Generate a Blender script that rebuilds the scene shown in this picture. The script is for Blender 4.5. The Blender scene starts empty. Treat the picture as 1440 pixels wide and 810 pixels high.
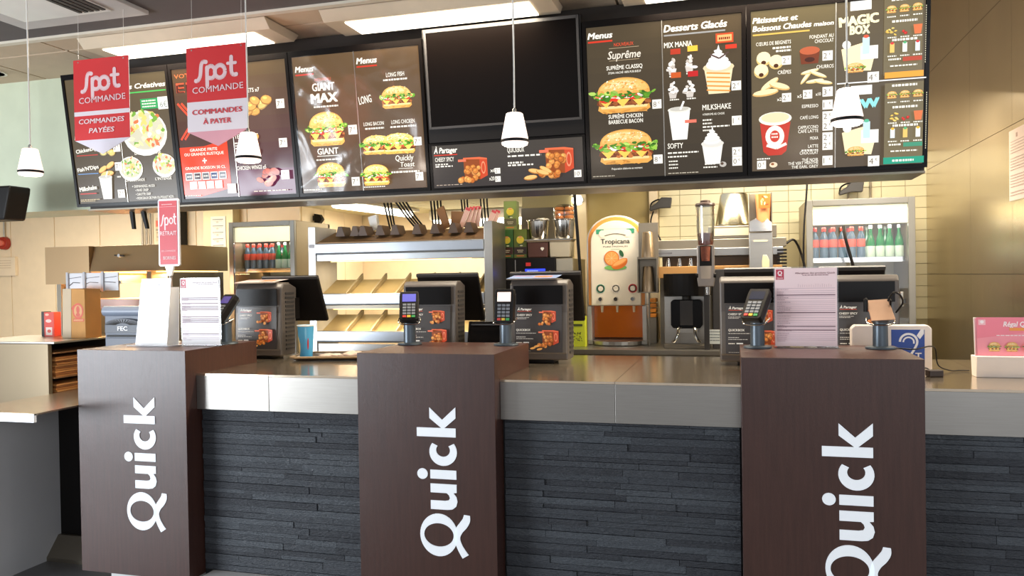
import bpy, bmesh, math, random
from mathutils import Vector, Matrix, Euler
R_ = math.radians
PI = math.pi
rnd = random.Random(7)
sc = bpy.context.scene
COL = sc.collection

# ------------------------------------------------------------------ camera
cam_d = bpy.data.cameras.new('camera')
cam = bpy.data.objects.new('camera', cam_d); COL.objects.link(cam)
cam_d.sensor_width = 36.0
cam_d.lens = 1116.5 / 1440 * 36
cam_d.clip_start = 0.05
YAW, PITCH, ROLL = 0.2720, -0.0139, 0.0156
fw = Vector((-math.sin(YAW)*math.cos(PITCH), math.cos(YAW)*math.cos(PITCH), math.sin(PITCH)))
rt = Vector((math.cos(YAW), math.sin(YAW), 0)); dn = fw.cross(rt)
r2 = rt*math.cos(ROLL) + dn*math.sin(ROLL); d2 = -rt*math.sin(ROLL) + dn*math.cos(ROLL)
mw = Matrix((r2, -d2, -fw)).transposed().to_4x4()
mw.translation = Vector((0, 0, 1.5))
cam.matrix_world = mw
sc.camera = cam

# ------------------------------------------------------------------ world, lights, exposure
sc.view_settings.view_transform = 'Standard'
sc.view_settings.look = 'None'
sc.view_settings.exposure = 0.0
sc.view_settings.gamma = 1.0
sc.view_settings.use_curve_mapping = False
W = bpy.data.worlds.new('daylight'); sc.world = W; W.use_nodes = True
W.node_tree.nodes['Background'].inputs[0].default_value = (0.93, 0.95, 1.0, 1)
W.node_tree.nodes['Background'].inputs[1].default_value = 0.8

def area(name, loc, target, sx, sy, power, col):
    d = bpy.data.lights.new(name, 'AREA'); d.shape = 'RECTANGLE'; d.size = sx; d.size_y = sy
    d.energy = power; d.color = col
    o = bpy.data.objects.new(name, d); COL.objects.link(o); o.location = loc
    o.rotation_euler = (Vector(target) - Vector(loc)).to_track_quat('-Z', 'Y').to_euler()
    return o
WARM = (1.0, 0.87, 0.68)
area('shopfront_daylight', (-6.2, -0.4, .95), (-2.7, 3.2, 0.8), 2.6, 1.3, 265, (0.86, 0.93, 1.0))
area('shopfront_daylight_side', (2.4, -2.6, 2.2), (0.0, 3.4, 1.0), 3.0, 2.0, 50, (0.9, 0.95, 1.0))
area('kitchen_light_main', (-1.2, 5.2, 2.24), (-1.2, 5.2, 0), 2.6, 0.3, 42, WARM)
area('kitchen_light_right', (0.5, 5.0, 2.5), (0.5, 5.6, 0), 1.4, 0.3, 62, WARM)
area('kitchen_light_left', (-5.6, 5.6, 2.24), (-5.6, 5.9, 0), 2.0, 0.3, 110, WARM)
area('kitchen_light_deep', (-3.0, 7.6, 2.2), (-3.0, 7.6, 0), 1.6, 0.5, 45, WARM)

# ------------------------------------------------------------------ materials
def lin(c):
    return tuple((x/255/12.92 if x/255 <= .04045 else ((x/255+.055)/1.055)**2.4) for x in c)
MATS = {}
def mat(name, rgb, rough=.5, metal=0.0, var=.08, scale=8.0, stretch=(1, 1, 1), bump=0.0, bscale=40.0, emit=0.0, ecol=None, coat=0.0, spec=.5):
    if name in MATS: return MATS[name]
    m = bpy.data.materials.new(name); m.use_nodes = True
    nt = m.node_tree; b = nt.nodes['Principled BSDF']; L = nt.links
    c = lin(rgb)
    tc = nt.nodes.new('ShaderNodeTexCoord'); mp = nt.nodes.new('ShaderNodeMapping'); mp.inputs['Scale'].default_value = stretch
    L.new(tc.outputs['Object'], mp.inputs[0])
    nz = nt.nodes.new('ShaderNodeTexNoise'); nz.inputs['Scale'].default_value = scale; nz.inputs['Detail'].default_value = 4
    L.new(mp.outputs[0], nz.inputs[0])
    mx = nt.nodes.new('ShaderNodeMix'); mx.data_type = 'RGBA'
    mx.inputs[6].default_value = tuple(x*(1-var) for x in c) + (1,)
    mx.inputs[7].default_value = tuple(min(1, x*(1+var)) for x in c) + (1,)
    L.new(nz.outputs['Fac'], mx.inputs[0]); L.new(mx.outputs[2], b.inputs['Base Color'])
    b.inputs['Roughness'].default_value = rough; b.inputs['Metallic'].default_value = metal
    b.inputs['Coat Weight'].default_value = coat; b.inputs['Coat Roughness'].default_value = .08
    b.inputs['Specular IOR Level'].default_value = spec
    if bump:
        n2 = nt.nodes.new('ShaderNodeTexNoise'); n2.inputs['Scale'].default_value = bscale
        L.new(mp.outputs[0], n2.inputs[0])
        bp = nt.nodes.new('ShaderNodeBump'); bp.inputs['Strength'].default_value = bump; bp.inputs['Distance'].default_value = .01
        L.new(n2.outputs['Fac'], bp.inputs['Height']); L.new(bp.outputs[0], b.inputs['Normal'])
    if emit:
        b.inputs['Emission Color'].default_value = lin(ecol or rgb) + (1,)
        b.inputs['Emission Strength'].default_value = emit
    MATS[name] = m
    return m
def attr_mat(name, emit=0.0, rough=.4, base=1.0, warp=0.0, spec=.5):
    m = bpy.data.materials.new(name); m.use_nodes = True
    nt = m.node_tree; b = nt.nodes['Principled BSDF']; L = nt.links
    a = nt.nodes.new('ShaderNodeAttribute'); a.attribute_name = 'Col'
    if emit:
        L.new(a.outputs['Color'], b.inputs['Emission Color']); b.inputs['Emission Strength'].default_value = emit
    mx = nt.nodes.new('ShaderNodeMix'); mx.data_type = 'RGBA'; mx.inputs[0].default_value = base
    mx.inputs[6].default_value = (0, 0, 0, 1); L.new(a.outputs['Color'], mx.inputs[7]); L.new(mx.outputs[2], b.inputs['Base Color'])
    b.inputs['Roughness'].default_value = rough; b.inputs['Specular IOR Level'].default_value = spec
    if warp:
        tc = nt.nodes.new('ShaderNodeTexCoord'); nz = nt.nodes.new('ShaderNodeTexNoise')
        nz.inputs['Scale'].default_value = 3.2; nz.inputs['Distortion'].default_value = 1.2; nz.inputs['Detail'].default_value = .5
        L.new(tc.outputs['Object'], nz.inputs[0])
        bp = nt.nodes.new('ShaderNodeBump'); bp.inputs['Strength'].default_value = warp; bp.inputs['Distance'].default_value = .05
        L.new(nz.outputs['Fac'], bp.inputs['Height']); L.new(bp.outputs[0], b.inputs['Normal'])
    MATS[name] = m
    return m
def glass_mat(name, tint=(1, 1, 1), refl=.08, rough=.02):
    m = bpy.data.materials.new(name); m.use_nodes = True; nt = m.node_tree; nt.nodes.clear(); L = nt.links
    o = nt.nodes.new('ShaderNodeOutputMaterial'); t = nt.nodes.new('ShaderNodeBsdfTransparent'); g = nt.nodes.new('ShaderNodeBsdfGlossy')
    t.inputs[0].default_value = tuple(tint) + (1,); g.inputs['Roughness'].default_value = rough
    lw = nt.nodes.new('ShaderNodeLayerWeight'); lw.inputs[0].default_value = .25
    ma = nt.nodes.new('ShaderNodeMath'); ma.operation = 'MULTIPLY_ADD'; ma.inputs[1].default_value = .7; ma.inputs[2].default_value = refl
    L.new(lw.outputs['Fresnel'], ma.inputs[0])
    mx = nt.nodes.new('ShaderNodeMixShader'); L.new(ma.outputs[0], mx.inputs[0]); L.new(t.outputs[0], mx.inputs[1]); L.new(g.outputs[0], mx.inputs[2])
    L.new(mx.outputs[0], o.inputs[0]); MATS[name] = m
    return m

steel = mat('brushed_steel', (172, 168, 160), .30, .95, .10, 6, (1, 1, 60), .04, 60)
steel_h = mat('brushed_steel_fascia', (158, 154, 148), .36, .9, .10, 5, (1.5, 1, 40), .03, 80)
steel_top = mat('steel_worktop', (200, 184, 162), .15, .9, .06, 5, (1, 30, 1), .02, 50)
steel_warm = mat('warm_steel_wall', (200, 186, 158), .27, .9, .12, 3, (1, 1, .6), .03, 30)
steel_dark = mat('dull_steel', (140, 132, 118), .42, .85, .10, 5)
steel_bright = mat('polished_steel', (205, 202, 195), .14, 1.0, .05, 4)
wood = mat('dark_wenge_laminate', (68, 42, 35), .34, 0, .38, 9, (9, 9, .5), .12, 90, spec=.55)
white_l = mat('white_letter_acrylic', (238, 243, 248), .3, emit=.25)  # slight glow stands in for daylight on unlit letters
stone = mat('charcoal_slate', (62, 66, 72), .55, 0, .35, 14, (1, 1, 4), .7, 60)
stone2 = mat('charcoal_slate_pale', (72, 77, 83), .5, 0, .35, 17, (1, 1, 4), .7, 60)
stone3 = mat('charcoal_slate_deep', (52, 55, 61), .6, 0, .35, 11, (1, 1, 4), .7, 60)
mortar = mat('black_backing', (24, 25, 28), .8)
black = mat('black_plastic', (20, 17, 16), .42, spec=.22)
black_g = mat('black_gloss', (10, 7, 6), .25, spec=.15)
charcoal = mat('charcoal_plastic', (52, 50, 50), .42)
greyp = mat('taupe_grey_plastic', (80, 74, 70), .38)
greyb = mat('blue_grey_metal', (84, 94, 102), .35, .5)
white_p = mat('white_plastic', (232, 230, 224), .35)
paper = mat('white_paper', (244, 244, 242), .6)
cream = mat('cream_painted_wall', (230, 212, 180), .6, bump=.05)
cream2 = mat('cream_wall_panel', (232, 213, 182), .5)
green_w = mat('pale_green_soffit', (204, 212, 186), .6)
tile_m = mat('cream_glazed_tile', (228, 220, 184), .22)
grout = mat('grout', (176, 164, 128), .8)
ceil_m = mat('ceiling_tile_cream', (196, 174, 148), .8, bump=.15, bscale=120)
ceil_k = mat('kitchen_ceiling_tile', (222, 214, 176), .8)
grid_m = mat('ceiling_grid_white', (214, 204, 186), .5)
ceil_d = mat('dark_grey_ceiling', (92, 86, 86), .7)
floor_m = mat('grey_floor_tile', (112, 112, 112), .35, 0, .2, 3)
red = mat('red_plastic', (196, 40, 36), .4)
kraft = mat('kraft_paper', (206, 150, 84), .7, var=.15)
kraft_p = mat('pale_paper', (214, 196, 178), .6)
brown = mat('brown_card', (132, 92, 54), .7)
taupe_lip = mat('anodised_lip', (176, 182, 190), .35, .6)
glass = glass_mat('clear_glass', refl=.015)
acrylic = glass_mat('clear_acrylic', (.97, .98, .98), .10, .03)
art_back = attr_mat('backlit_print', 1.15, .25, .08, 0, .25)
art_film = attr_mat('backlit_print_behind_film', 1.2, .14, .10, .10, .3)
art_print = attr_mat('printed_colour', 0, .4, 1.0)
art_dim = attr_mat('display_print', .22, .25, .8)
lampw = mat('diffuser_lit', (255, 244, 224), .5, emit=5.0)
lampshade = mat('frosted_glass_shade_lit', (255, 232, 222), .4, emit=.95)
lampin = mat('lamp_glow_inside', (255, 240, 225), .4, emit=5)
fridge_light = mat('fridge_header_lit', (252, 244, 206), .5, emit=.85)
heat_lamp = mat('heat_lamp_lit', (255, 190, 110), .5, emit=5)
tube_lit = mat('tube_lit', (255, 252, 235), .5, emit=7)
water = mat('water_bottle_plastic', (86, 112, 134), .15, spec=.8)
green_b = mat('green_bottle', (20, 120, 62), .15, spec=.8)
red_cap = mat('red_cap', (226, 60, 40), .4)
copper = mat('coffee_beans', (112, 52, 30), .6, 0, .4, 60, bump=.6, bscale=160)

# ------------------------------------------------------------------ mesh helpers
class MB:
    def __init__(s): s.v = []; s.f = []
    def add(s, vs, fs):
        n = len(s.v); s.v += [tuple(v) for v in vs]; s.f += [tuple(i+n for i in f) for f in fs]; return s
    def box(s, x0, x1, y0, y1, z0, z1):
        return s.add([(x0,y0,z0),(x1,y0,z0),(x1,y1,z0),(x0,y1,z0),(x0,y0,z1),(x1,y0,z1),(x1,y1,z1),(x0,y1,z1)],
                     [(0,3,2,1),(4,5,6,7),(0,1,5,4),(1,2,6,5),(2,3,7,6),(3,0,4,7)])
    def prism(s, pts, a, b, plane='xz'):
        # pts 2D counter-clockwise; xz: extruded along y from a to b, yz: along x, xy: along z
        def P(p, t):
            return (p[0], t, p[1]) if plane == 'xz' else ((t, p[0], p[1]) if plane == 'yz' else (p[0], p[1], t))
        n = len(pts); vs = [P(p, a) for p in pts] + [P(p, b) for p in pts]
        fs = [tuple(range(n)), tuple(range(2*n-1, n-1, -1))] + [(i, i+n, (i+1) % n + n, (i+1) % n) for i in range(n)]
        return s.add(vs, fs)
    def cyl(s, p, q, r, r2=None, n=16):
        p, q = Vector(p), Vector(q); r2 = r if r2 is None else r2
        ax = (q-p).normalized(); u = ax.orthogonal().normalized(); w = ax.cross(u)
        vs = [p + (u*math.cos(2*PI*i/n) + w*math.sin(2*PI*i/n))*r for i in range(n)] + [q + (u*math.cos(2*PI*i/n) + w*math.sin(2*PI*i/n))*r2 for i in range(n)]
        return s.add(vs, [(i, (i+1) % n, (i+1) % n + n, i+n) for i in range(n)] + [tuple(range(n-1, -1, -1)), tuple(range(n, 2*n))])
    def lathe(s, prof, c=(0, 0, 0), n=24):
        vs = []; m = len(prof)
        for r, z in prof:
            for i in range(n): vs.append((c[0]+r*math.cos(2*PI*i/n), c[1]+r*math.sin(2*PI*i/n), c[2]+z))
        fs = [(j*n+i, j*n+(i+1) % n, (j+1)*n+(i+1) % n, (j+1)*n+i) for j in range(m-1) for i in range(n)]
        fs += [tuple(range(n-1, -1, -1)), tuple(range((m-1)*n, m*n))]
        return s.add(vs, fs)
    def tube(s, pts, r, n=8):
        pts = [Vector(p) for p in pts]; vs = []; u = None
        for k, p in enumerate(pts):
            t = (pts[min(k+1, len(pts)-1)] - pts[max(k-1, 0)]).normalized()
            u = t.orthogonal().normalized() if u is None else (u - t*u.dot(t)).normalized()
            w = t.cross(u)
            vs += [p + (u*math.cos(2*PI*i/n) + w*math.sin(2*PI*i/n))*r for i in range(n)]
        m = len(pts)
        return s.add(vs, [(j*n+i, j*n+(i+1) % n, (j+1)*n+(i+1) % n, (j+1)*n+i) for j in range(m-1) for i in range(n)] + [tuple(range(n-1, -1, -1)), tuple(range((m-1)*n, m*n))])
    def xf(s, M, start=0):
        for i in range(start, len(s.v)): s.v[i] = tuple(M @ Vector(s.v[i]))
        return s
    def build(s, name, m, parent=None, bevel=0, smooth=False, loc=None, fix=True):
        me = bpy.data.meshes.new(name); me.from_pydata(s.v, [], s.f)
        if fix:
            bm = bmesh.new(); bm.from_mesh(me); bmesh.ops.recalc_face_normals(bm, faces=bm.faces); bm.to_mesh(me); bm.free()
        me.materials.append(m); o = bpy.data.objects.new(name, me); COL.objects.link(o)
        if parent is not None: o.parent = parent
        if loc is not None: o.location = loc
        if smooth:
            me.shade_smooth(); me.set_sharp_from_angle(angle=R_(35))
        if bevel:
            b = o.modifiers.new('bevel', 'BEVEL'); b.width = bevel; b.segments = 2; b.limit_method = 'ANGLE'; b.angle_limit = R_(40)
        return o
def box(*a): return MB().box(*a)
def thing(name, label, cat, loc=(0, 0, 0), rz=0, group=None, rx=0, ry=0):
    o = bpy.data.objects.new(name, None); COL.objects.link(o); o.empty_display_size = .05
    o.location = loc; o.rotation_euler = (rx, ry, rz)
    return tag(o, label, cat, group)
def tag(o, label, cat, group=None):
    o['label'] = label; o['category'] = cat
    if group: o['group'] = group
    return o
def struct(o): o['kind'] = 'structure'; return o
def dup(root, loc=None, rz=None, label=None, group=None, parent=None):
    c = root.copy(); COL.objects.link(c)
    if loc is not None: c.location = loc
    if rz is not None: c.rotation_euler = (root.rotation_euler[0], root.rotation_euler[1], rz)
    if label: c['label'] = label
    if group: c['group'] = group
    if parent is not None: c.parent = parent
    for ch in list(root.children): dup(ch, parent=c)
    return c
def smooth_path(pts, n=6):
    P = [Vector(p) for p in pts]; out = []
    for i in range(len(P)-1):
        a, b, c, d = P[max(i-1, 0)], P[i], P[i+1], P[min(i+2, len(P)-1)]
        for k in range(n):
            t = k/n
            out.append(.5*((2*b) + (c-a)*t + (2*a-5*b+4*c-d)*t*t + (3*b-a-3*c+d)*t**3))
    out.append(P[-1]); return out

# ------------------------------------------------------------------ flat print: coloured polygons and lettering
_tc = {}
def glyphs(s, bold, shear, res):
    k = (s, bold, shear, res)
    if k in _tc: return _tc[k]
    cu = bpy.data.curves.new('t', 'FONT'); cu.body = s; cu.size = 1; cu.resolution_u = res; cu.shear = shear; cu.fill_mode = 'FRONT'
    ob = bpy.data.objects.new('t', cu); COL.objects.link(ob)
    me = bpy.data.meshes.new_from_object(ob)
    vs = [(v.co.x, v.co.y) for v in me.vertices]; fs = [tuple(p.vertices) for p in me.polygons]
    bpy.data.objects.remove(ob); bpy.data.meshes.remove(me); bpy.data.curves.remove(cu)
    xs = [v[0] for v in vs] or [0]
    _tc[k] = (vs, fs, min(xs), max(xs)); return _tc[k]
class Art:
    """u right, v DOWN, in units of the sheet (0..1 over W,H); the sheet faces -y with its lower left corner at the origin"""
    def __init__(s, W, H, step=.00025): s.W, s.H = W, H; s.v = []; s.f = []; s.c = []; s.z = 0.0006; s.step = step
    def raw(s, pts, fs, col):
        n = len(s.v); s.z += s.step*.04
        for u, v in pts: s.v.append((u*s.W, -s.z, (1-v)*s.H)); s.c.append(lin(col))
        s.f += [tuple(i+n for i in f) for f in fs]
    def layer(s): s.z += s.step
    def poly(s, pts, col): s.raw(pts, [tuple(range(len(pts)))], col)
    def rect(s, u0, v0, u1, v1, col): s.poly([(u0, v1), (u1, v1), (u1, v0), (u0, v0)], col)
    def ell(s, u, v, a, b, col, n=14, rot=0, jit=0, a0=0, a1=2*PI):
        # a,b are half sizes in fractions of W (both), so a circle stays a circle
        k = s.W/s.H; pts = []
        full = abs(a1-a0-2*PI) < 1e-6; m = n if full else n+1
        for i in range(m):
            t = a0 + (a1-a0)*i/n; j = 1 + (rnd.random()-.5)*2*jit
            x, y = a*math.cos(t)*j, b*math.sin(t)*j
            pts.append((u + x*math.cos(rot) - y*math.sin(rot), v - (x*math.sin(rot) + y*math.cos(rot))*k))
        s.poly(pts, col)
    def line(s, pts, w, col):
        k = s.W/s.H
        for (u0, v0), (u1, v1) in zip(pts, pts[1:]):
            dx, dy = (u1-u0), (v1-v0)/k; l = math.hypot(dx, dy) or 1; nx, ny = -dy/l*w/2, dx/l*w/2
            s.poly([(u0+nx, v0+ny*k), (u1+nx, v1+ny*k), (u1-nx, v1-ny*k), (u0-nx, v0-ny*k)], col)
    def text(s, t, u, v, h, col, w=None, al='l', bold=.012, shear=0, res=2, rot=0):
        """h = capital height in fraction of H; w = fitted width in fraction of W"""
        vs, fs, a, b = glyphs(t, 0, shear, res); k = s.W/s.H
        sy = h*s.H/.70; sx = sy if w is None else w*s.W/max(b-a, 1e-6)
        off = {'l': 0, 'c': .5, 'r': 1}[al]*(b-a)*sx
        b_ = bold; s.layer()
        for ox, oy in (((-b_, -b_*.5), (b_, -b_*.5), (-b_, b_*.5), (b_, b_*.5)) if b_ > .002 else ((0, 0),)):
         out = []
         for x, y in vs:
            x += ox; y += oy
            X = (x-a)*sx-off; Y = y*sy
            X, Y = X*math.cos(rot)-Y*math.sin(rot), X*math.sin(rot)+Y*math.cos(rot)
            out.append((u + X/s.W, v - Y/s.H))
         s.raw(out, fs, col)
    def words(s, u, v, w, h, col):
        x = u
        while x < u+w:
            l = min(rnd.uniform(.012, .035)*(w/.3+.5), u+w-x)
            s.rect(x, v, x+l*.85, v+h, col); x += l+.004
    def build(s, name, m, parent=None, loc=None, rx=None):
        me = bpy.data.meshes.new(name); me.from_pydata(s.v, [], s.f)
        at = me.color_attributes.new('Col', 'FLOAT_COLOR', 'POINT')
        for i, c in enumerate(s.c): at.data[i].color = (*c, 1)
        bm = bmesh.new(); bm.from_mesh(me)
        for f in bm.faces:
            f.normal_update()
            if f.normal.y > 0: f.normal_flip()
        bm.to_mesh(me); bm.free()
        me.materials.append(m); o = bpy.data.objects.new(name, me); COL.objects.link(o)
        if parent is not None: o.parent = parent
        if loc is not None: o.location = loc
        if rx is not None: o.rotation_euler.x = rx
        return o
def sh(c, k): return tuple(max(0, min(255, x*k)) for x in c)
def burger(A, u, v, w, h, long=False, bright=1.0, tall=1.0):
    """centre u,v ; w,h in sheet fractions"""
    k = A.W/A.H
    def P(pts, col): A.poly([(u+x*w, v+y*h) for x, y in pts], sh(col, bright))
    def blobs(n, x0, x1, y0, y1, sx, cols, rr=(.5, 1)):
        for i in range(n):
            x = x0+(x1-x0)*rnd.random(); y = y0+(y1-y0)*rnd.random(); c = sh(rnd.choice(cols), bright*rnd.uniform(.85, 1.15)); a = sx*w*rnd.uniform(.6, 1.2)
            A.ell(u+x*w, v+y*h, a, a*rnd.uniform(*rr), c, 7, rnd.uniform(-.6, .6), .25)
    bun = (232, 170, 86); hi = (250, 216, 150)
    P([(-.42, .26), (-.44, .40), (-.36, .49), (.36, .49), (.44, .40), (.42, .26)], bun); A.layer()
    P([(-.40, .30), (-.38, .37), (.38, .37), (.40, .30)], hi)
    blobs(14, -.38, .38, .42, .47, .06, [(214, 146, 66), (224, 158, 76)], (.2, .4)); A.layer()
    P([(-.44, .14), (-.46, .24), (-.40, .30), (.40, .30), (.46, .24), (.44, .14)], (120, 62, 34)); A.layer()
    blobs(46, -.42, .42, .16, .27, .045, [(92, 44, 24), (150, 84, 44), (176, 104, 56)]); A.layer()
    for x in (-.3, -.02, .26): P([(x-.12, .13), (x, .34), (x+.13, .12)], (250, 204, 92))
    A.layer()
    blobs(9, -.36, .36, .06, .11, .11, [(206, 52, 34), (222, 80, 50)], (.35, .5)); A.layer()
    blobs(8, -.36, .36, .03, .08, .09, [(248, 240, 222)], (.2, .35)); A.layer()
    blobs(46, -.5, .5, -.06, .08, .06, [(94, 148, 40), (140, 186, 66), (62, 116, 30), (186, 214, 110)]); A.layer()
    P([(-.44 if i == 0 else .44*math.cos(PI*(1-i/16)), -.02-.44*math.sin(PI*i/16)**.8*(1 if not long else .8)) for i in range(17)], bun); A.layer()
    P([(.40*math.cos(PI*(1-i/16)), -.10-.32*math.sin(PI*i/16)**.8) for i in range(17)], (240, 190, 108)); A.layer()
    P([(.28*math.cos(PI*(1-i/16))-.04, -.18-.2*math.sin(PI*i/16)) for i in range(17)], hi); A.layer()
    for i in range(60):
        a = rnd.random()*PI; q = rnd.random()**.5; x = .42*q*math.cos(a); y = -.05-.38*q*math.sin(a)
        A.ell(u+x*w, v+y*h, .03*w, .014*w, sh(rnd.choice([(222, 158, 78), (246, 200, 124), (238, 184, 104)]), bright), 6, rnd.uniform(-.5, .5), .3)
    A.layer(); blobs(26, -.3, .28, -.38, -.14, .014, [(254, 240, 206)], (.5, .8)); A.layer()
    blobs(26, -.54, .54, -.08, .03, .05, [(74, 128, 36), (120, 170, 58), (52, 100, 28), (170, 204, 96)], (.3, .7)); A.layer()
    blobs(14, -.45, .45, .0, .07, .035, [(216, 60, 38), (236, 110, 70), (250, 236, 220)], (.3, .5)); A.layer()
def nuggets(A, u, v, w, n=12, cols=((214, 130, 60), (232, 156, 82), (196, 108, 44)), rr=.16, asp=1.0, yh=.8):
    k = A.W/A.H
    for i in range(n):
        x = (rnd.random()-.5); y = (rnd.random()-.5)*yh; c = rnd.choice(cols); a = rr*w*rnd.uniform(.8, 1.15); ro = rnd.uniform(-.7, .7)
        A.ell(u+x*w, v+y*w*k, a, a*asp, sh(c, .72), 11, ro, .06); A.layer()
        A.ell(u+x*w, v+y*w*k-.06*a*k, a*.86, a*.84*asp, c, 11, ro, .08); A.layer()
        A.ell(u+x*w-.2*a, v+y*w*k-.3*a*k, a*.4, a*.3*asp, sh(c, 1.25), 8, ro, .1); A.layer()
def box_nuggets(A, u, v, w, big=False):
    k = A.W/A.H; h = w*k
    A.poly([(u-.45*w, v-.42*h), (u-.42*w, v+.35*h), (u+.2*w, v+.42*h), (u+.2*w, v-.40*h)], (150, 74, 34)); A.layer()
    A.poly([(u+.2*w, v-.40*h), (u+.2*w, v+.42*h), (u+.5*w, v+.28*h), (u+.5*w, v-.36*h)], (206, 76, 44)); A.layer()
    A.ell(u+.34*w, v-.02*h, .09*w, .24*w, (240, 150, 110), 12); A.layer()
    A.ell(u+.34*w, v-.02*h, .06*w, .18*w, (206, 76, 44), 12); A.layer()
    A.poly([(u-.45*w, v-.42*h), (u-.45*w, v-.36*h), (u+.2*w, v-.34*h), (u+.5*w, v-.32*h), (u+.5*w, v-.37*h), (u+.2*w, v-.42*h)], (236, 110, 70)); A.layer()
    nuggets(A, u-.08*w, v+.02*h, w*.55, 14, rr=.2); nuggets(A, u-.25*w, v+.42*h, w*.7, 6 if not big else 9, rr=.16, yh=.22)
    A.rect(u-.62*w, v-.36*h, u-.3*w, v-.27*h, (238, 120, 90)); A.layer()
def salad(A, u, v, w):
    k = A.W/A.H
    A.ell(u, v+.04*w*k, w*.52, w*.44, (250, 248, 238), 22); A.layer()
    A.ell(u, v, w*.47, w*.36, (210, 206, 180), 22); A.layer()
    for i in range(70):
        a = rnd.random()*2*PI; r = math.sqrt(rnd.random())*w*.45
        A.ell(u+r*math.cos(a), v-.03*w*k-r*.8*math.sin(a)*k, w*rnd.uniform(.04, .09), w*rnd.uniform(.03, .06),
              rnd.choice([(236, 240, 170), (200, 220, 110), (120, 170, 60), (250, 240, 190), (248, 210, 120), (220, 120, 70), (255, 250, 225)]), 7, rnd.random()*3, .3)
    A.layer()
def drink(A, u, v, w, h, body=(255, 253, 245)):
    A.poly([(u-.5*w, v-.38*h), (u-.34*w, v+.5*h), (u+.34*w, v+.5*h), (u+.5*w, v-.38*h)], body); A.layer()
    A.ell(u, v-.38*h, .54*w, .14*w, (236, 232, 220), 16); A.layer()
    A.ell(u, v-.40*h, .44*w, .10*w, (200, 196, 186), 16); A.layer()
    A.line([(u+.05*w, v-.38*h), (u+.22*w, v-.62*h)], .09*w, (255, 250, 245)); A.layer()
def sundae(A, u, v, w, h, cup=(244, 240, 230), swirl=(250, 248, 242), sauce=None):
    A.poly([(u-.48*w, v-.05*h), (u-.34*w, v+.5*h), (u+.34*w, v+.5*h), (u+.48*w, v-.05*h)], cup); A.layer()
    if sauce:
        for i in range(5): A.line([(u-.40*w, v+(.05+.09*i)*h), (u+.38*w, v+(.10+.09*i)*h)], .05*w, sauce)
        A.layer()
    A.ell(u, v-.05*h, .52*w, .17*w, sh(cup, .93), 16); A.layer()
    for a, y, c in ((.42, -.10, .97), (.34, -.19, 1), (.24, -.28, 1.02), (.13, -.37, 1.04)):
        A.ell(u, v+y*h, a*w, a*w*.45, sh(swirl, c*.93), 14); A.layer(); A.ell(u-.03*w, v+(y-.02)*h, a*w*.9, a*w*.36, sh(swirl, c), 14); A.layer()
    A.poly([(u-.06*w, v-.38*h), (u+.06*w, v-.38*h), (u+.01*w, v-.52*h)], swirl); A.layer()
def price(A, u, v, w, t='7', s='€', col=(250, 246, 236)):
    k = A.W/A.H; h = w*k*.98
    A.rect(u, v, u+w, v+h, col); A.text(t, u+.1*w, v+.8*h, .58*h, (120, 110, 96), al='l', bold=.0); A.text(s, u+.62*w, v+.48*h, .26*h, (120, 110, 96), bold=.0); A.layer()
WHT = (255, 250, 236)

# ================================================================== SETTING
b = box(-9.5, 2.6, -3.0, 9.2, -.1, 0).build('floor', floor_m); struct(b)
# customer side ceiling, dark painted
cd = struct(box(-9.5, 2.6, -3.0, 3.60, 2.88, 2.95).build('ceiling_dark', ceil_d))
box(-9.5, 2.6, 3.585, 3.625, 2.866, 2.882).build('edge_trim', grid_m, cd)
# tile ceiling over the counter
ce = struct(box(-9.5, 2.6, 3.60, 4.5, 2.90, 2.95).build('ceiling', grid_m))
t0 = None
for j, (ya, yb) in enumerate(((3.635, 3.86), (3.87, 4.48))):
    x = -7.05
    while x < 2.5:
        if not (ya > 3.8 and x > .85):
            o = MB().box(.004, .64, ya+.004, yb-.004, 2.886, 2.90).build('ceiling_tile', ceil_m, ce, loc=(x, 0, 0))
        x += .65
# soffit that carries the menu boards
s1 = struct(box(-3.86, .86, 4.075, 4.35, 1.962, 2.88).build('soffit_wall', mat('soffit_paint', (44, 36, 30), .6)))
box(-3.86, .86, 4.055, 4.352, 1.952, 1.962).build('metal_edge', steel_dark, s1)
s2 = struct(box(-9.0, -3.862, 4.352, 4.75, 1.995, 2.89).build('wall_soffit_left', green_w))
# kitchen shell
kc = struct(box(-9.0, -.66, 4.36, 8.9, 2.25, 2.3).build('ceiling_kitchen', grid_m))
for i in range(9):
    for j in range(6):
        x = -5.6+i*.62; y = 4.8+j*.62
        if x < -1.1: MB().box(0.006, .614, 0.006, .614, 2.24, 2.25).build('ceiling_tile', ceil_k, kc, loc=(x, y, 0))
struct(box(-.66, 2.6, 4.36, 6.8, 3.95, 4.0).build('ceiling_high', ceil_m))
struct(box(-9.0, -4.16, 7.0, 7.06, 0, 2.3).build('wall_back_left', cream))
wl = bpy.data.objects['wall_back_left']
for k in range(8): box(-8.9+k*.6, -8.31+k*.6, 6.99, 7.0, .02, 2.24).build('wall_panel', cream2, wl)
struct(box(-4.22, -4.16, 7.06, 8.45, 0, 2.3).build('wall_passage', cream))
for k in range(3): box(-4.16, -4.15, 7.1+k*.45, 7.54+k*.45, 0.02, 2.24).build('wall_panel', cream2, bpy.data.objects['wall_passage'])
struct(box(-4.22, 1.5, 8.45, 8.5, 0, 2.3).build('wall_far', cream))
struct(box(-9.1, -9.0, 4.3, 7.1, 0, 2.9).build('wall_left', cream))
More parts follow.
